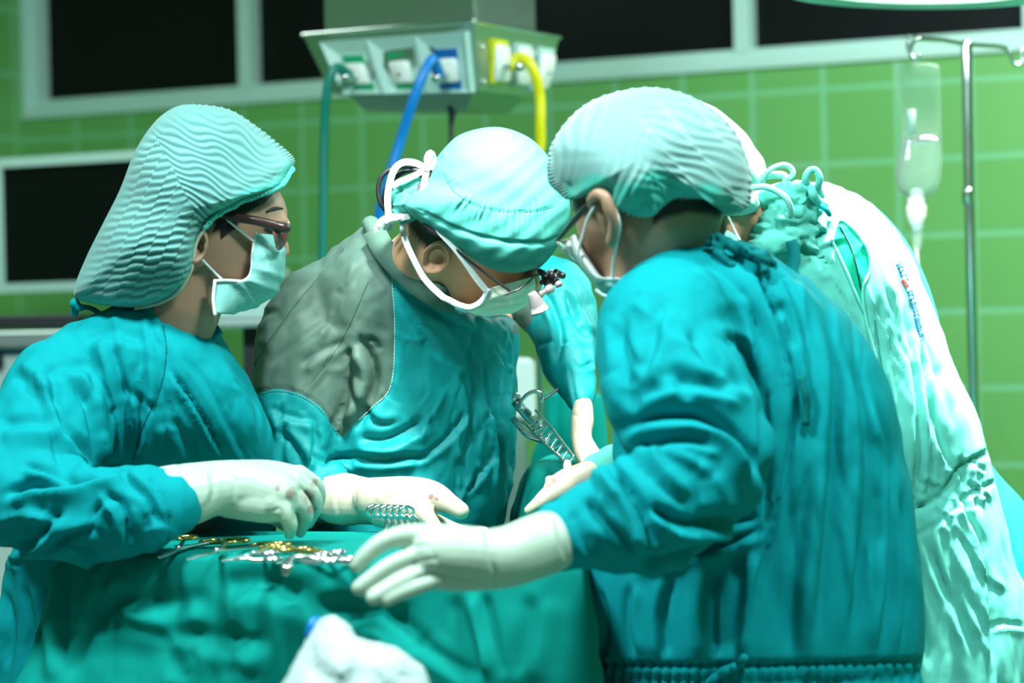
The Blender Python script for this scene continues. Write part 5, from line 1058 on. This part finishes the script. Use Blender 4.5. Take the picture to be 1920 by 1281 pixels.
str4 = [([(1640, 560), (1655, 700), (1680, 850), (1700, 960)], 6, 6, 'f'), ([(1690, 560), (1715, 700), (1722, 860), (1712, 960)], 7, 9, 'f'), ([(1725, 640), (1745, 760), (1770, 850), (1795, 880)], 6, 8, 'f'), ([(1655, 520), (1690, 620), (1705, 700)], 6, 4, 'g'), ([(1700, 520), (1760, 680), (1810, 830)], 9, 4, 'r'),
        ([(1560, 560), (1610, 620), (1640, 700)], 6, 5, 'f'), ([(1600, 720), (1660, 800), (1690, 900)], 7, 6, 'g'), ([(1740, 760), (1748, 860), (1735, 950)], 5, 6, 'f'), ([(1700, 960), (1760, 935), (1800, 880), (1850, 850)], 5, 7, 's'), ([(1705, 1010), (1760, 980), (1805, 935), (1862, 905)], 4, 5, 's'),
        ([(1790, 885), (1800, 930), (1815, 960), (1850, 1060), (1865, 1281)], 5, 8, 'f'), ([(1730, 1000), (1760, 1080), (1790, 1140), (1830, 1240)], 6, 7, 'f'), ([(1715, 1020), (1722, 1120), (1740, 1260)], 7, 9, 'f'), ([(1800, 1000), (1840, 1080), (1890, 1120)], 6, 5, 'g'), ([(1770, 960), (1810, 1020), (1850, 1180)], 5, 5, 'r'),
        ([(1850, 1180), (1880, 1170), (1930, 1175)], 5, 4, 'f'), ([(1480, 460), (1560, 500), (1610, 600)], 5, 5, 'f'), ([(1540, 470), (1570, 540), (1600, 590)], 5, 6, 'g'), ([(1640, 440), (1600, 480), (1625, 540), (1645, 600)], 4, 5, 'r')]
str4 += randfolds([(1560, 500), (1700, 560), (1830, 840), (1700, 940), (1600, 800)], 70, 8, 30, 140, 4.0, 2.4, 'rvf', .1) + randfolds([(1705, 900), (1850, 850), (1870, 930), (1715, 1010)], 55, 35, 26, 46, 4, 4) + randfolds([(1720, 1000), (1870, 960), (1920, 1280), (1730, 1280)], 72, 10, 18, 170, 5, 3, 'rvf', .1) + randfolds([(1400, 400), (1560, 400), (1560, 520), (1420, 520)], 30, 60, 22, 60, 5, 4)
V = sculpt(V, F, str4)
X, Y, D = proj(V); op = [(1560, 452), (1572, 415), (1600, 430), (1626, 470), (1630, 505), (1618, 540), (1622, 590), (1608, 560), (1590, 520)]
M['mintp'] = cloth('mint_cotton_open', (.10, .47, .385), (.003, .36, .20), 'open', wr=.8)
g4 = obj('gown', V, F, M['mintp'], p4, attrs={'open': np.where(D < 3.83, sdf(X, Y, op), -9)}); sg4 = Surf(V, F)
obj('opening_edge', *tube3(sg4.path([(1560, 450), (1573, 414), (1602, 432), (1627, 470), (1631, 506), (1618, 545), (1624, 600), (1648, 700), (1672, 820), (1690, 930)], .001, 6), .0028, 8, 1), M['mint'], g4)
obj('opening_edge', *tube3(sg4.path([(1560, 452), (1585, 505), (1604, 550), (1620, 585)], .001, 6), .0026, 8, 1), M['mint'], g4)
obj('opening_dark_line', *tube3(sg4.path([(1575, 425), (1598, 470), (1610, 520), (1618, 560)], .0005, 6), .0012, 6, 1), M['dark'], g4)  # thin near-black line laid along the green inside the opening
seamline(sg4, [(1640, 600), (1655, 700), (1672, 800), (1688, 900)], g4, M['teal'], .0007, .006, 'stitching')
# cyan under-layer of the gown showing past the mint panel
und = loft([(1500, 420, 1570, 350, 3.98, .05), (1520, 480, 1648, 396, 4.0, .07), (1540, 560, 1712, 478, 4.02, .08), (1560, 660, 1755, 590, 4.02, .09), (1600, 800, 1790, 760, 4.02, .09), (1640, 900, 1856, 872, 4.02, .09), (1660, 980, 1925, 950, 4.02, .10), (1680, 1100, 2000, 1060, 4.02, .11), (1680, 1290, 2080, 1250, 4.02, .12), (1640, 1800, 2120, 1800, 4.02, .13)])
Vu, Fu = voxel([und], .006, 4); Vu = sculpt(Vu, Fu, [([(1870, 900), (1900, 980), (1905, 1060)], 7, 5, 'f'), ([(1880, 1000), (1915, 1100), (1912, 1281)], 7, 5, 'g')])
obj('gown_skirt_layer', Vu, Fu, M['cyan'], g4)
ln4, sh4 = legs(1700, 3.84, (-1, -.1))
F4_ = unit([-.62, -.05, -.78]); U4_ = unit([-.7, .1, .55]); U4_ = unit(U4_ - F4_ * (U4_ @ F4_)); S4_ = np.cross(U4_, F4_)
O4 = P(1300, 345, 3.66)
b4v = body_mesh(head_parts(O4, F4_, U4_, S4_, .98) + [tube3([O4, P(1370, 390, 3.68), P(1420, 440, 3.74), P(1480, 520, 3.8)], [.068, .062, .064, .07], 18, 4)] + [loft([(xl + 70, yl + 20, xr - 60, yr + 50, d, t * .55) for xl, yl, xr, yr, d, t in torso4[3:8]] + [(1620, 1300, 1800, 1300, 3.83, .09)]), ptube([(1480, 560, 3.8, 50), (1400, 640, 3.72, 44), (1320, 780, 3.62, 40), (1220, 850, 3.50, 32), (1080, 895, 3.42, 24)], 12, 3)] + ln4)
bo4 = obj('body', *b4v, M['skin2'], p4, attrs={'hair': attr_hair(b4v[0], [[(1330, 385), (1400, 385), (1420, 400), (1350, 405)]], 20)})
for s_ in sh4: obj('shoe', *s_, M['shoe'], p4)
worn_mask(O4, F4_, U4_, S4_, .98, 1.0, p4, M['maskt'])
cap4 = [(1112, 350), (1130, 270), (1200, 205), (1275, 184), (1330, 196), (1368, 222), (1400, 252), (1415, 276), (1432, 300), (1436, 330), (1424, 362), (1428, 385, -.03, .03), (1405, 402, -.05, .05), (1360, 408, -.06, .06), (1300, 420), (1200, 430)]
V, F, _ = puff(cap4, (1290, 310), 3.68, .15, .14, nr=60, na=320, disp=lambda x, y, s, t: ((.004 * np.sin(x / 17 + y / 23) + .002 * np.sin(x / 7 - y / 9)) * np.clip((1 - s) * 10, 0, 1), np.ones(len(x))))
M['cap4'] = cloth('pale_cap_cotton', (.30, .66, .58), wr=.3)
c4o = obj('surgical_cap', V, F, M['cap4'], p4)
tw = lambda pts, w, t, mt='mint', nm='tie', sq=1.0: obj(nm, *tube3(np.array([P(*q) for q in pts]), w, 10, 5, squash=sq, sq_dir=FWD), M[mt], g4 if nm != 'cap_tie' else c4o)
tw([(1428, 345, 3.62), (1440, 322, 3.6), (1462, 310, 3.6), (1480, 312, 3.6), (1487, 325, 3.6), (1480, 334, 3.6)], .0042, 0, 'cap4', 'cap_tie')
tw([(1434, 330, 3.62), (1452, 328, 3.61), (1470, 330, 3.61), (1474, 345, 3.61), (1466, 360, 3.62)], .006, 0, 'cap4', 'cap_tie')
tw([(1412, 352, 3.58), (1432, 350, 3.57), (1455, 358, 3.57), (1474, 372, 3.57), (1482, 392, 3.58), (1480, 412, 3.6)], .005, 0, 'cap4', 'cap_tie')
tw([(1515, 350, 3.6), (1510, 335, 3.59), (1518, 320, 3.59), (1530, 320, 3.59), (1537, 335, 3.59), (1534, 352, 3.6), (1540, 368, 3.61)], .0055, 0)
tw([(1520, 350, 3.6), (1524, 362, 3.59), (1532, 376, 3.6), (1545, 384, 3.61)], .007, 0)
tw([(1540, 385, 3.6), (1548, 392, 3.59), (1555, 402, 3.6)], .004, 0, 'teal')
lm = voxel([ptube([(1440, 372, 3.64, 22), (1470, 366, 3.62, 26), (1505, 372, 3.62, 26), (1530, 385, 3.64, 20)], 14, 4), ptube([(1410, 470, 3.64, 16), (1440, 455, 3.62, 24), (1480, 445, 3.61, 22), (1520, 430, 3.63, 18), (1550, 410, 3.64, 12)], 14, 4), ptube([(1420, 440, 3.64, 14), (1450, 415, 3.62, 26), (1480, 405, 3.61, 24), (1520, 400, 3.62, 16)], 14, 4),
            ptube([(1470, 385, 3.62, 14), (1490, 352, 3.60, 14), (1504, 350, 3.60, 12)], 12, 3), ptube([(1500, 440, 3.62, 14), (1520, 455, 3.62, 12), (1535, 480, 3.63, 9), (1560, 530, 3.64, 7)], 12, 4), ptube([(1470, 460, 3.62, 10), (1430, 475, 3.62, 12), (1405, 500, 3.64, 10)], 12, 3)], .003, 3)
obj('tied_collar', sculpt(lm[0], lm[1], randfolds([(1400, 350), (1550, 350), (1560, 520), (1410, 520)], 20, 70, 40, 50, 4, 4)), lm[1], M['mint'], g4)
# printed lettering running down the mint panel (two lines, mostly folded away)
def letters(name, pts, n, h, mt, seed):
    H = sg4.path(pts, .0012, 14); L = np.concatenate([[0], np.cumsum(np.linalg.norm(np.diff(H, axis=0), axis=1))]); r = np.random.default_rng(seed); ps = []
    ip = lambda t: np.array([np.interp(t, L, H[:, i]) for i in range(3)])
    pit = L[-1] / n
    for k in range(n):
        a = ip(k * pit + pit * .2); b = ip(k * pit + pit * .7); t = unit(b - a); s = unit(np.cross(t, FWD)) 
        segs = [((0, 0), (0, 1)), ((0, 1), (1, 1)), ((1, 1), (1, 0)), ((0, .5), (1, .5)), ((0, 0), (1, 0))]
        for (u0, v0), (u1, v1) in [segs[0]] + [segs[1 + j] for j in r.choice(4, 2, replace=False)]:
            ps.append(tube3([a + (b - a) * u0 + s * h * (v0 - .5), a + (b - a) * u1 + s * h * (v1 - .5)], .0012, 5, 1))
    return obj(name, *merge(ps), mt, g4)
letters('printed_lettering', [(1681, 494), (1690, 512), (1697, 530)], 5, .011, M['txtb'], 1)
letters('printed_lettering', [(1692, 524), (1697, 534), (1701, 541)], 3, .007, M['txtr'], 2)
letters('printed_lettering', [(1703, 545), (1712, 575), (1719, 605), (1727, 640)], 13, .010, M['txtb'], 3)
hd4 = [ptube([(1125, 885, 3.43, 26), (1080, 900, 3.42, 27), (1045, 918, 3.42, 27)], 16, 3), ptube([(1060, 915, 3.41, 24), (1030, 930, 3.40, 20), (1008, 945, 3.39, 13), (992, 957, 3.39, 10)], 14, 4), ptube([(1060, 900, 3.43, 22), (1035, 905, 3.43, 13), (1030, 900, 3.43, 9)], 12, 3), ptube([(1050, 930, 3.42, 20), (1025, 950, 3.41, 14), (1010, 975, 3.41, 11)], 12, 3),
       ptube([(1060, 935, 3.43, 18), (1040, 965, 3.43, 12), (1030, 985, 3.43, 10)], 12, 3), ptube([(1070, 940, 3.45, 16), (1060, 970, 3.45, 11), (1050, 990, 3.45, 10)], 12, 3)]
hand_glove('glove', hd4, p4, M['glove2'], .0022, blood=[(1038, 903, 12), (1028, 912, 9), (1008, 940, 5)])

# ============================================================ TABLE, DRAPES, INSTRUMENTS
FL = np.array([*P(132, 1034, 3.28)[:2], TZ]); FR = np.array([*P(1084, 1090, 2.93)[:2], TZ]); BR = np.array([*P(1075, 1000, 3.40)[:2], TZ]); BL = np.array([*P(300, 992, 3.58)[:2], TZ])
tbl = thing('instrument_table', 'tall instrument table hidden under its hanging teal drape', 'table', [*(FL + FR + BR + BL)[:2] / 4, 0])
cen = (FL + FR + BR + BL) / 4; ins = lambda v, k=.9: cen + (v - cen) * k
q = [ins(v) for v in (FL, FR, BR, BL)]
obj('tabletop', *quadbox([v - UZ * .008 for v in q], [v - UZ * .035 for v in q]), M['steel'], tbl, smooth=False)
for v in q: v = ins(v, .95); obj('leg', *tube3([v - UZ * .03, [v[0], v[1], .05]], .014, 12, 1), M['chrome'], tbl); obj('caster', *ell([v[0], v[1], .03], (.03, .015, .03)), M['dark'], tbl)
# drape: sheet with rounded edge and hanging folds
cor = [FL, FR, BR, BL]; per = []
for i in range(4):
    a, b = cor[i], cor[(i + 1) % 4]; n = 200 if i in (0, 2) else 80
    for k in range(n):
        t = k / n; nrm = unit(np.cross(b - a, UZ)); e = min(t, 1 - t) * np.linalg.norm(b - a)
        pa_, pn = cor[i - 1], cor[(i + 2) % 4]
        n_prev = unit(np.cross(a - pa_, UZ)); n_next = unit(np.cross(pn - b, UZ))
        wgt = max(0, 1 - e / .06) * .5; nn = unit(nrm * (1 - wgt) + (n_prev if t < .5 else n_next) * wgt)
        per.append((a + (b - a) * t, nn, i, t))
NP = len(per); base = np.array([p[0] for p in per]); nor = np.array([p[1] for p in per]); side = np.array([p[2] for p in per]); tt = np.array([p[3] for p in per])
s_arc = np.concatenate([[0], np.cumsum(np.linalg.norm(np.diff(base, axis=0), axis=1))])
flare = .05 + .0 * s_arc
flare = np.where(side == 3, .22, flare); flare = np.where((side == 0) & (tt < .12), .22 - (tt / .12) * .17, flare)
flare = np.where(side == 2, .0, flare); flare = np.where(side == 0, flare + .02 * np.sin(tt * 7), flare)
R = []
for k in (.02, .2, .4, .6, .75, .86, .93, .97, .99): R.append(cen + (base - cen) * k + UZ * (.003 * np.sin(s_arc * 9 + k * 9) * (k < .9) * k)[:, None])
for a in (.3, .7, 1.1, 1.4): R.append(base + nor * (.012 * math.sin(a)) - UZ * .012 * (1 - math.cos(a)))
NH = 120
hem = np.full(NP, .62); hem = np.where(side == 1, .30 + .0 * tt, hem); hem = np.where((side == 0) & (tt > .80), .62 - (tt - .80) / .2 * .32, hem)
fold = np.sin(s_arc * 21) * .6 + np.sin(s_arc * 34 + 1.3) * .3 + np.sin(s_arc * 11 + .4) * .8
for j in range(1, NH + 1):
    h = j / NH; dz = h * hem
    out = .013 + flare * (h ** .9) * (hem / .6) + .016 * fold * h ** 1.2
    R.append(base + nor * out[:, None] - UZ * (.012 + dz)[:, None])
V, F = rings_mesh(np.array(R), caps=False)
F.append(tuple(range(NP - 1, -1, -1)))
F = [f[::-1] for f in F]
N = normals(V, F); 
if (N[:NP, 2].mean()) < 0: F = [f[::-1] for f in F]
strd = [([(215, 1040), (196, 1100), (178, 1160), (125, 1281)], 7, 9, 'f'), ([(130, 1036), (120, 1120), (118, 1281)], 8, 10, 'f'), ([(260, 1110), (200, 1140), (180, 1200)], 12, 12, 'f'), ([(200, 1160), (260, 1180), (330, 1200)], 10, 5, 'g'), ([(225, 1110), (300, 1130), (400, 1120)], 16, 10, 'f'),
        ([(400, 1110), (480, 1090), (620, 1110)], 18, 14, 'f'), ([(500, 1110), (600, 1140), (680, 1130)], 16, 12, 'g'), ([(330, 1180), (420, 1200), (520, 1200)], 16, 12, 'f'), ([(500, 1070), (520, 1100), (560, 1130)], 14, 8, 'v'), ([(300, 1060), (280, 1120), (250, 1150)], 12, 8, 'f'),
        ([(905, 1105), (920, 1180), (942, 1281)], 8, 12, 'f'), ([(850, 1110), (880, 1200), (900, 1281)], 12, 8, 'g'), ([(780, 1200), (840, 1240), (910, 1281)], 10, 8, 'f'), ([(1000, 1110), (985, 1200), (960, 1281)], 14, 10, 'g'), ([(740, 1130), (760, 1180), (800, 1220)], 16, 12, 'f'), ([(640, 1150), (720, 1160), (780, 1200)], 14, 10, 'f'),
        ([(370, 1215), (340, 1250), (350, 1281)], 12, 8, 'f'), ([(440, 1160), (430, 1220), (440, 1281)], 14, 8, 'g'), ([(90, 1080), (60, 1180), (20, 1281)], 12, 7, 'f'), ([(60, 1150), (75, 1220), (70, 1281)], 9, 6, 'g')]
V = crumple(V, F, .012, 5, (1, 1, .8), 6, keep=np.clip((TZ - .01 - V[:, 2]) * 12, .06, 1)); V = sculpt(V, F, [(s_[0], s_[1] * 1.35, s_[2], s_[3]) for s_ in strd], 1.0)
dr = obj('table_drape', V, F, M['drape'], None); tag(dr, 'teal cloth draped over the instrument table in the foreground', 'cloth')
sol = dr.modifiers.new('s', 'SOLIDIFY'); sol.thickness = .002; sol.offset = -1
# surgical table and the draped patient
pt_ = thing('operating_table', 'operating table behind the team, covered to the floor by drapes', 'table', P(1150, 1000, 3.9) * [1, 1, 0])
obj('base', *box(P(1210, 1000, 3.9) * [1, 1, 0] + UZ * .3, .25, .5, .6, bev=.03), M['steel'], pt_, smooth=False)
obj('tabletop', *loft([(1010, 935, 1400, 935, 3.84, .26), (1010, 960, 1400, 960, 3.84, .26)], 24, 1, 5), M['steel'], pt_, smooth=False)
pdv, pdf = voxel([loft([(1010, 862, 1330, 850, 3.84, .14), (985, 885, 1400, 875, 3.84, .26), (968, 930, 1435, 930, 3.84, .33), (955, 980, 1440, 980, 3.84, .34), (950, 1150, 1445, 1150, 3.84, .35), (965, 1400, 1450, 1400, 3.84, .36), (965, 1600, 1450, 1600, 3.84, .36)])], .008, 5)
pdv = crumple(pdv, pdf, .006, 8, (1, 1, .6), 7); pdv = sculpt(pdv, pdf, [([(985, 870), (970, 940), (958, 1000)], 7, 5, 'f'), ([(1020, 860), (1015, 940), (1000, 1000)], 9, 7, 'f'), ([(1060, 1140), (1055, 1200), (1070, 1281)], 7, 6, 'f'), ([(1085, 1130), (1080, 1210), (1075, 1281)], 6, 6, 'g'), ([(1000, 1250), (1060, 1200), (1100, 1180)], 6, 5, 'f')])
pd = obj('patient_drape', pdv, pdf, M['drape'], None); tag(pd, 'teal drape over the patient, between the bent surgeon and the foreground figure', 'cloth')
sc_v, sc_f = voxel([loft([(1018, 735, 1130, 740, 4.25, .03), (1016, 800, 1135, 800, 4.25, .035), (990, 880, 1140, 880, 4.26, .04), (985, 1000, 1150, 1000, 4.27, .04), (980, 1900, 1150, 1900, 4.28, .045), (980, 2020, 1150, 2020, 4.28, .045)])], .006, 3)
sc_v = crumple(sc_v, sc_f, .004, 8, (1, 1, .4), 8); sc_v = sculpt(sc_v, sc_f, [([(1045, 740), (1042, 820), (1030, 900)], 6, 5, 'f'), ([(1075, 740), (1078, 840), (1070, 900)], 6, 6, 'g')])
sd_ = obj('drape_screen', sc_v, sc_f, M['drape'], None); tag(sd_, 'upright teal drape hanging behind the metal retractor', 'cloth')
# retractor: perforated arm with hooks
rt = thing('retractor', 'perforated steel retractor arm with ring handles beside the surgeon', 'surgical tool', P(1068, 858, 3.5))
A0 = (1000, 788, 3.60); A1 = (1068, 862, 3.52)
ux = unit(P(*A1) - P(*A0)); vx = unit(np.cross(ux, FWD)); Lr = np.linalg.norm(P(*A1) - P(*A0)); o_ = P(*A0)
def rp(u, v, w=0): return o_ + ux * u * Lr + vx * v + FWD * w
bars = []
for v in (-.0105, .0105): bars.append(tube3([rp(-.1, v * 1.2), rp(.4, v * 1.1), rp(1, v * .7)], .0024, 8, 1))
for k in range(7): bars.append(tube3([rp(.02 + k * .155, -.010 * (1 - k * .04)), rp(.09 + k * .155, .010 * (1 - k * .04)), rp(.16 + k * .15, -.010 * (1 - k * .04))], .0021, 8, 1))
obj('perforated_bar', *voxel(bars, .0009, 1), M['chrome'], rt)
obj('ratchet_arm', *ribbon(np.array([P(966, 752, 3.62), P(985, 775, 3.61), P(1002, 792, 3.60), P(1015, 806, 3.59)]), .015, .004, 2), M['chrome'], rt)
obj('ratchet_arm', *ribbon(np.array([P(962, 785, 3.63), P(985, 812, 3.61), P(1005, 822, 3.60), P(1028, 828, 3.59)]), .010, .005, 2), M['chrome'], rt)
obj('hook', *tube3([P(975, 766, 3.61), P(978, 752, 3.61), P(992, 738, 3.61), P(1008, 734, 3.61), P(1016, 744, 3.61), P(1015, 752, 3.61)], .0032, 8, 4), M['chrome'], rt)
obj('ring', *tube3([P(962, 748, 3.62), P(966, 738, 3.62), P(972, 742, 3.62), P(974, 754, 3.62), P(968, 764, 3.62)], .0028, 8, 4), M['chrome'], rt)
obj('lever', *tube3([P(1016, 750, 3.61), P(1030, 742, 3.64), P(1045, 730, 3.68)], .0022, 8, 2), M['black'], rt)
obj('blade_tip', *ell(P(1064, 874, 3.5), (.006, .004, .009)), M['outw'], rt)
obj('knob', *tube3([P(988, 772, 3.60), P(996, 782, 3.585)], .005, 10, 1), M['steel'], rt)
# bundle of ring-handled clamps standing on the table edge
for k in range(6):
    x = 702 + 12.0 * k; y = 958 + .6 * k; d = 3.42 - .012 * k
    t = thing('clamp', '', 'clamp', P(x + 20, 1010, d), 'ring-handled clamps stacked upright on the table')
    t['label'] = ('leftmost', 'second from left', 'third from left', 'fourth from left', 'second from right', 'rightmost')[k] + ' of the six silver ring-handled clamps standing in a row'
    a = np.linspace(0, 2 * math.pi, 17)
    ring = [P(x + 13 * math.cos(q_) + 5 * math.sin(q_), y + 10.5 * math.sin(q_) * -1 + 3 * math.cos(q_), d + .006 * math.cos(q_)) for q_ in a]
    obj('finger_ring', *tube3(ring, .0022, 8, 1, False), M['chrome'], t)
    obj('shank', *tube3([P(x + 12, y + 6, d), P(x + 22, y + 18, d), P(x + 22, y + 34, d - .004), P(x + 14, 1010, d - .01), P(x + 12, 1022, d - .01)], [.0024, .0026, .0026, .0022, .0018], 8, 3), M['chrome'], t)
# instruments lying on the table
def flat_scissors(ring, tip, rr, mt_h, mt_b, label, open_=.0, gap=14, group=None, kind='scissors'):
    A = tb(*ring, .008); B = tb(*tip, .006); ax_ = unit(B - A); sx = unit(np.cross(ax_, UZ)); L = np.linalg.norm(B - A)
    t = thing(kind, label, 'scissors' if kind == 'scissors' else 'clamp', B * [1, 1, 0] + UZ * TZ, group)
    piv = A + ax_ * L * .55
    for s in (-1, 1):
        c = A + sx * s * rr * 1.15 + UZ * .003 * s
        a = np.linspace(0, 2 * math.pi, 21)
        obj('finger_ring', *tube3([c + rr * (math.cos(q_) * ax_ * 1.25 + math.sin(q_) * sx) for q_ in a], .0027, 8, 1, False), mt_h, t)
        obj('shank', *tube3([c + ax_ * rr * 1.25, c + ax_ * rr * 2.4 - sx * s * rr * .4, piv], [.0030, .0028, .0032], 8, 3), mt_h if L * .2 > 0 and mt_h is M['gold'] and s > 0 else mt_b, t)
        obj('blade', *tube3([piv, (piv + B) / 2 - sx * s * .002 - sx * s * open_ * .5, B - sx * s * (.001 + open_)], [.0036, .0030, .0012], 8, 3, squash=.6, sq_dir=UZ), mt_b, t)
    obj('pivot', *ell(piv + UZ * .003, (.004, .004, .0025)), mt_b, t)
    return t
flat_scissors((372, 1012), (300, 1046), .016, M['gold'], M['chrome'], 'gold-ringed scissors lying leftmost on the table drape')
flat_scissors((468, 1018), (352, 1049), .020, M['gold'], M['chrome'], 'large gold-ringed needle holder behind the long silver blades', kind='needle_holder')
flat_scissors((542, 1026), (418, 1052), .016, M['gold'], M['chrome'], 'gold-ringed scissors lying in the middle of the table drape')
flat_scissors((556, 1032), (690, 1052), .016, M['gold'], M['chrome'], 'gold-ringed clamp pointing at the outstretched glove', kind='clamp')
flat_scissors((508, 1043), (424, 1050), .009, M['chrome'], M['chrome'], 'small all-silver scissors nearest the front edge of the drape')
flat_scissors((640, 1042), (560, 1052), .011, M['chrome'], M['chrome'], 'silver clamp lying beside the fingertips of the outstretched glove', kind='clamp')
flat_scissors((612, 1046), (520, 1056), .010, M['chrome'], M['chrome'], 'silver clamp lying crosswise in front of the gold rings', kind='clamp')
sp = thing('curved_retractor', 'short curved silver blade hanging over the front edge of the drape', 'surgical tool', P(535, 1075, 2.97))
obj('blade', *ribbon(np.array([P(585, 1050, 3.0), P(560, 1049, 2.985), P(545, 1052, 2.97), P(538, 1064, 2.955), P(534, 1080, 2.95)]), [.010, .012, .013, .016, .007], .0025, 5), M['chrome'], sp)
obj('handle', *ribbon(np.array([P(585, 1050, 3.0), P(620, 1050, 3.01), P(668, 1054, 3.0)]), .009, .003, 3), M['chrome'], sp)
# gauze in the foreground
gz = [(592, 1170, 2.62), (606, 1158, 2.62), (632, 1156, 2.62), (652, 1172, 2.61), (685, 1200, 2.60), (740, 1212, 2.59), (772, 1232, 2.58), (798, 1262, 2.57), (800, 1340, 2.55), (700, 1420, 2.55), (560, 1420, 2.56), (500, 1340, 2.58), (540, 1262, 2.60), (570, 1205, 2.61)]
O_ = catmull_closed(np.array(gz), 8); c0 = np.array([655, 1275, 2.585]); R = []; n = len(O_)
for s, dp in [(.05, -.05)] + [(v, -.05 * (1 - v ** 3)) for v in np.linspace(.15, .97, 14)] + [(1.0, 0)] + [(v, .02) for v in np.linspace(.97, .05, 8)]:
    q_ = c0 + (O_ - c0) * s; q_[:, 2] += dp; wv_ = .004 * np.sin(q_[:, 0] / 14) * np.sin(q_[:, 1] / 17) * (dp < 0); R.append(P(q_[:, 0], q_[:, 1], q_[:, 2] + wv_))
gV, gF = rings_mesh(R); gV = crumple(gV, [f for f in gF if len(f) == 4], .006, 14, seed=9); ga = obj('gauze_bundle', gV, gF, M['gauze'], None); tag(ga, 'crumpled white gauze pad at the bottom centre in front of the drape', 'gauze')
V0, F0 = tube3([P(598, 1164, 2.63), P(588, 1164, 2.625), P(584, 1174, 2.62), P(578, 1190, 2.62)], .004, 8, 3)
obj('blue_thread_loop', V0, F0, M['hblue'], ga)
gs = thing('foreground_stand', 'small steel stand under the white gauze, below the picture', 'stand', P(650, 1400, 2.6) * [1, 1, 0])
gzz = P(650, 1420, 2.585)
obj('tray', *box([gzz[0], gzz[1], gzz[2] - .01], .24, .16, .012, bev=.004), M['steel'], gs, smooth=False); obj('pole', *tube3([[gzz[0], gzz[1], gzz[2] - .01], [gzz[0], gzz[1], .02]], .012, 12, 1), M['chrome'], gs); obj('base', *tube3([[gzz[0], gzz[1], .03], [gzz[0], gzz[1], .002]], .15, 32, 1, round_ends=False), M['dark'], gs)
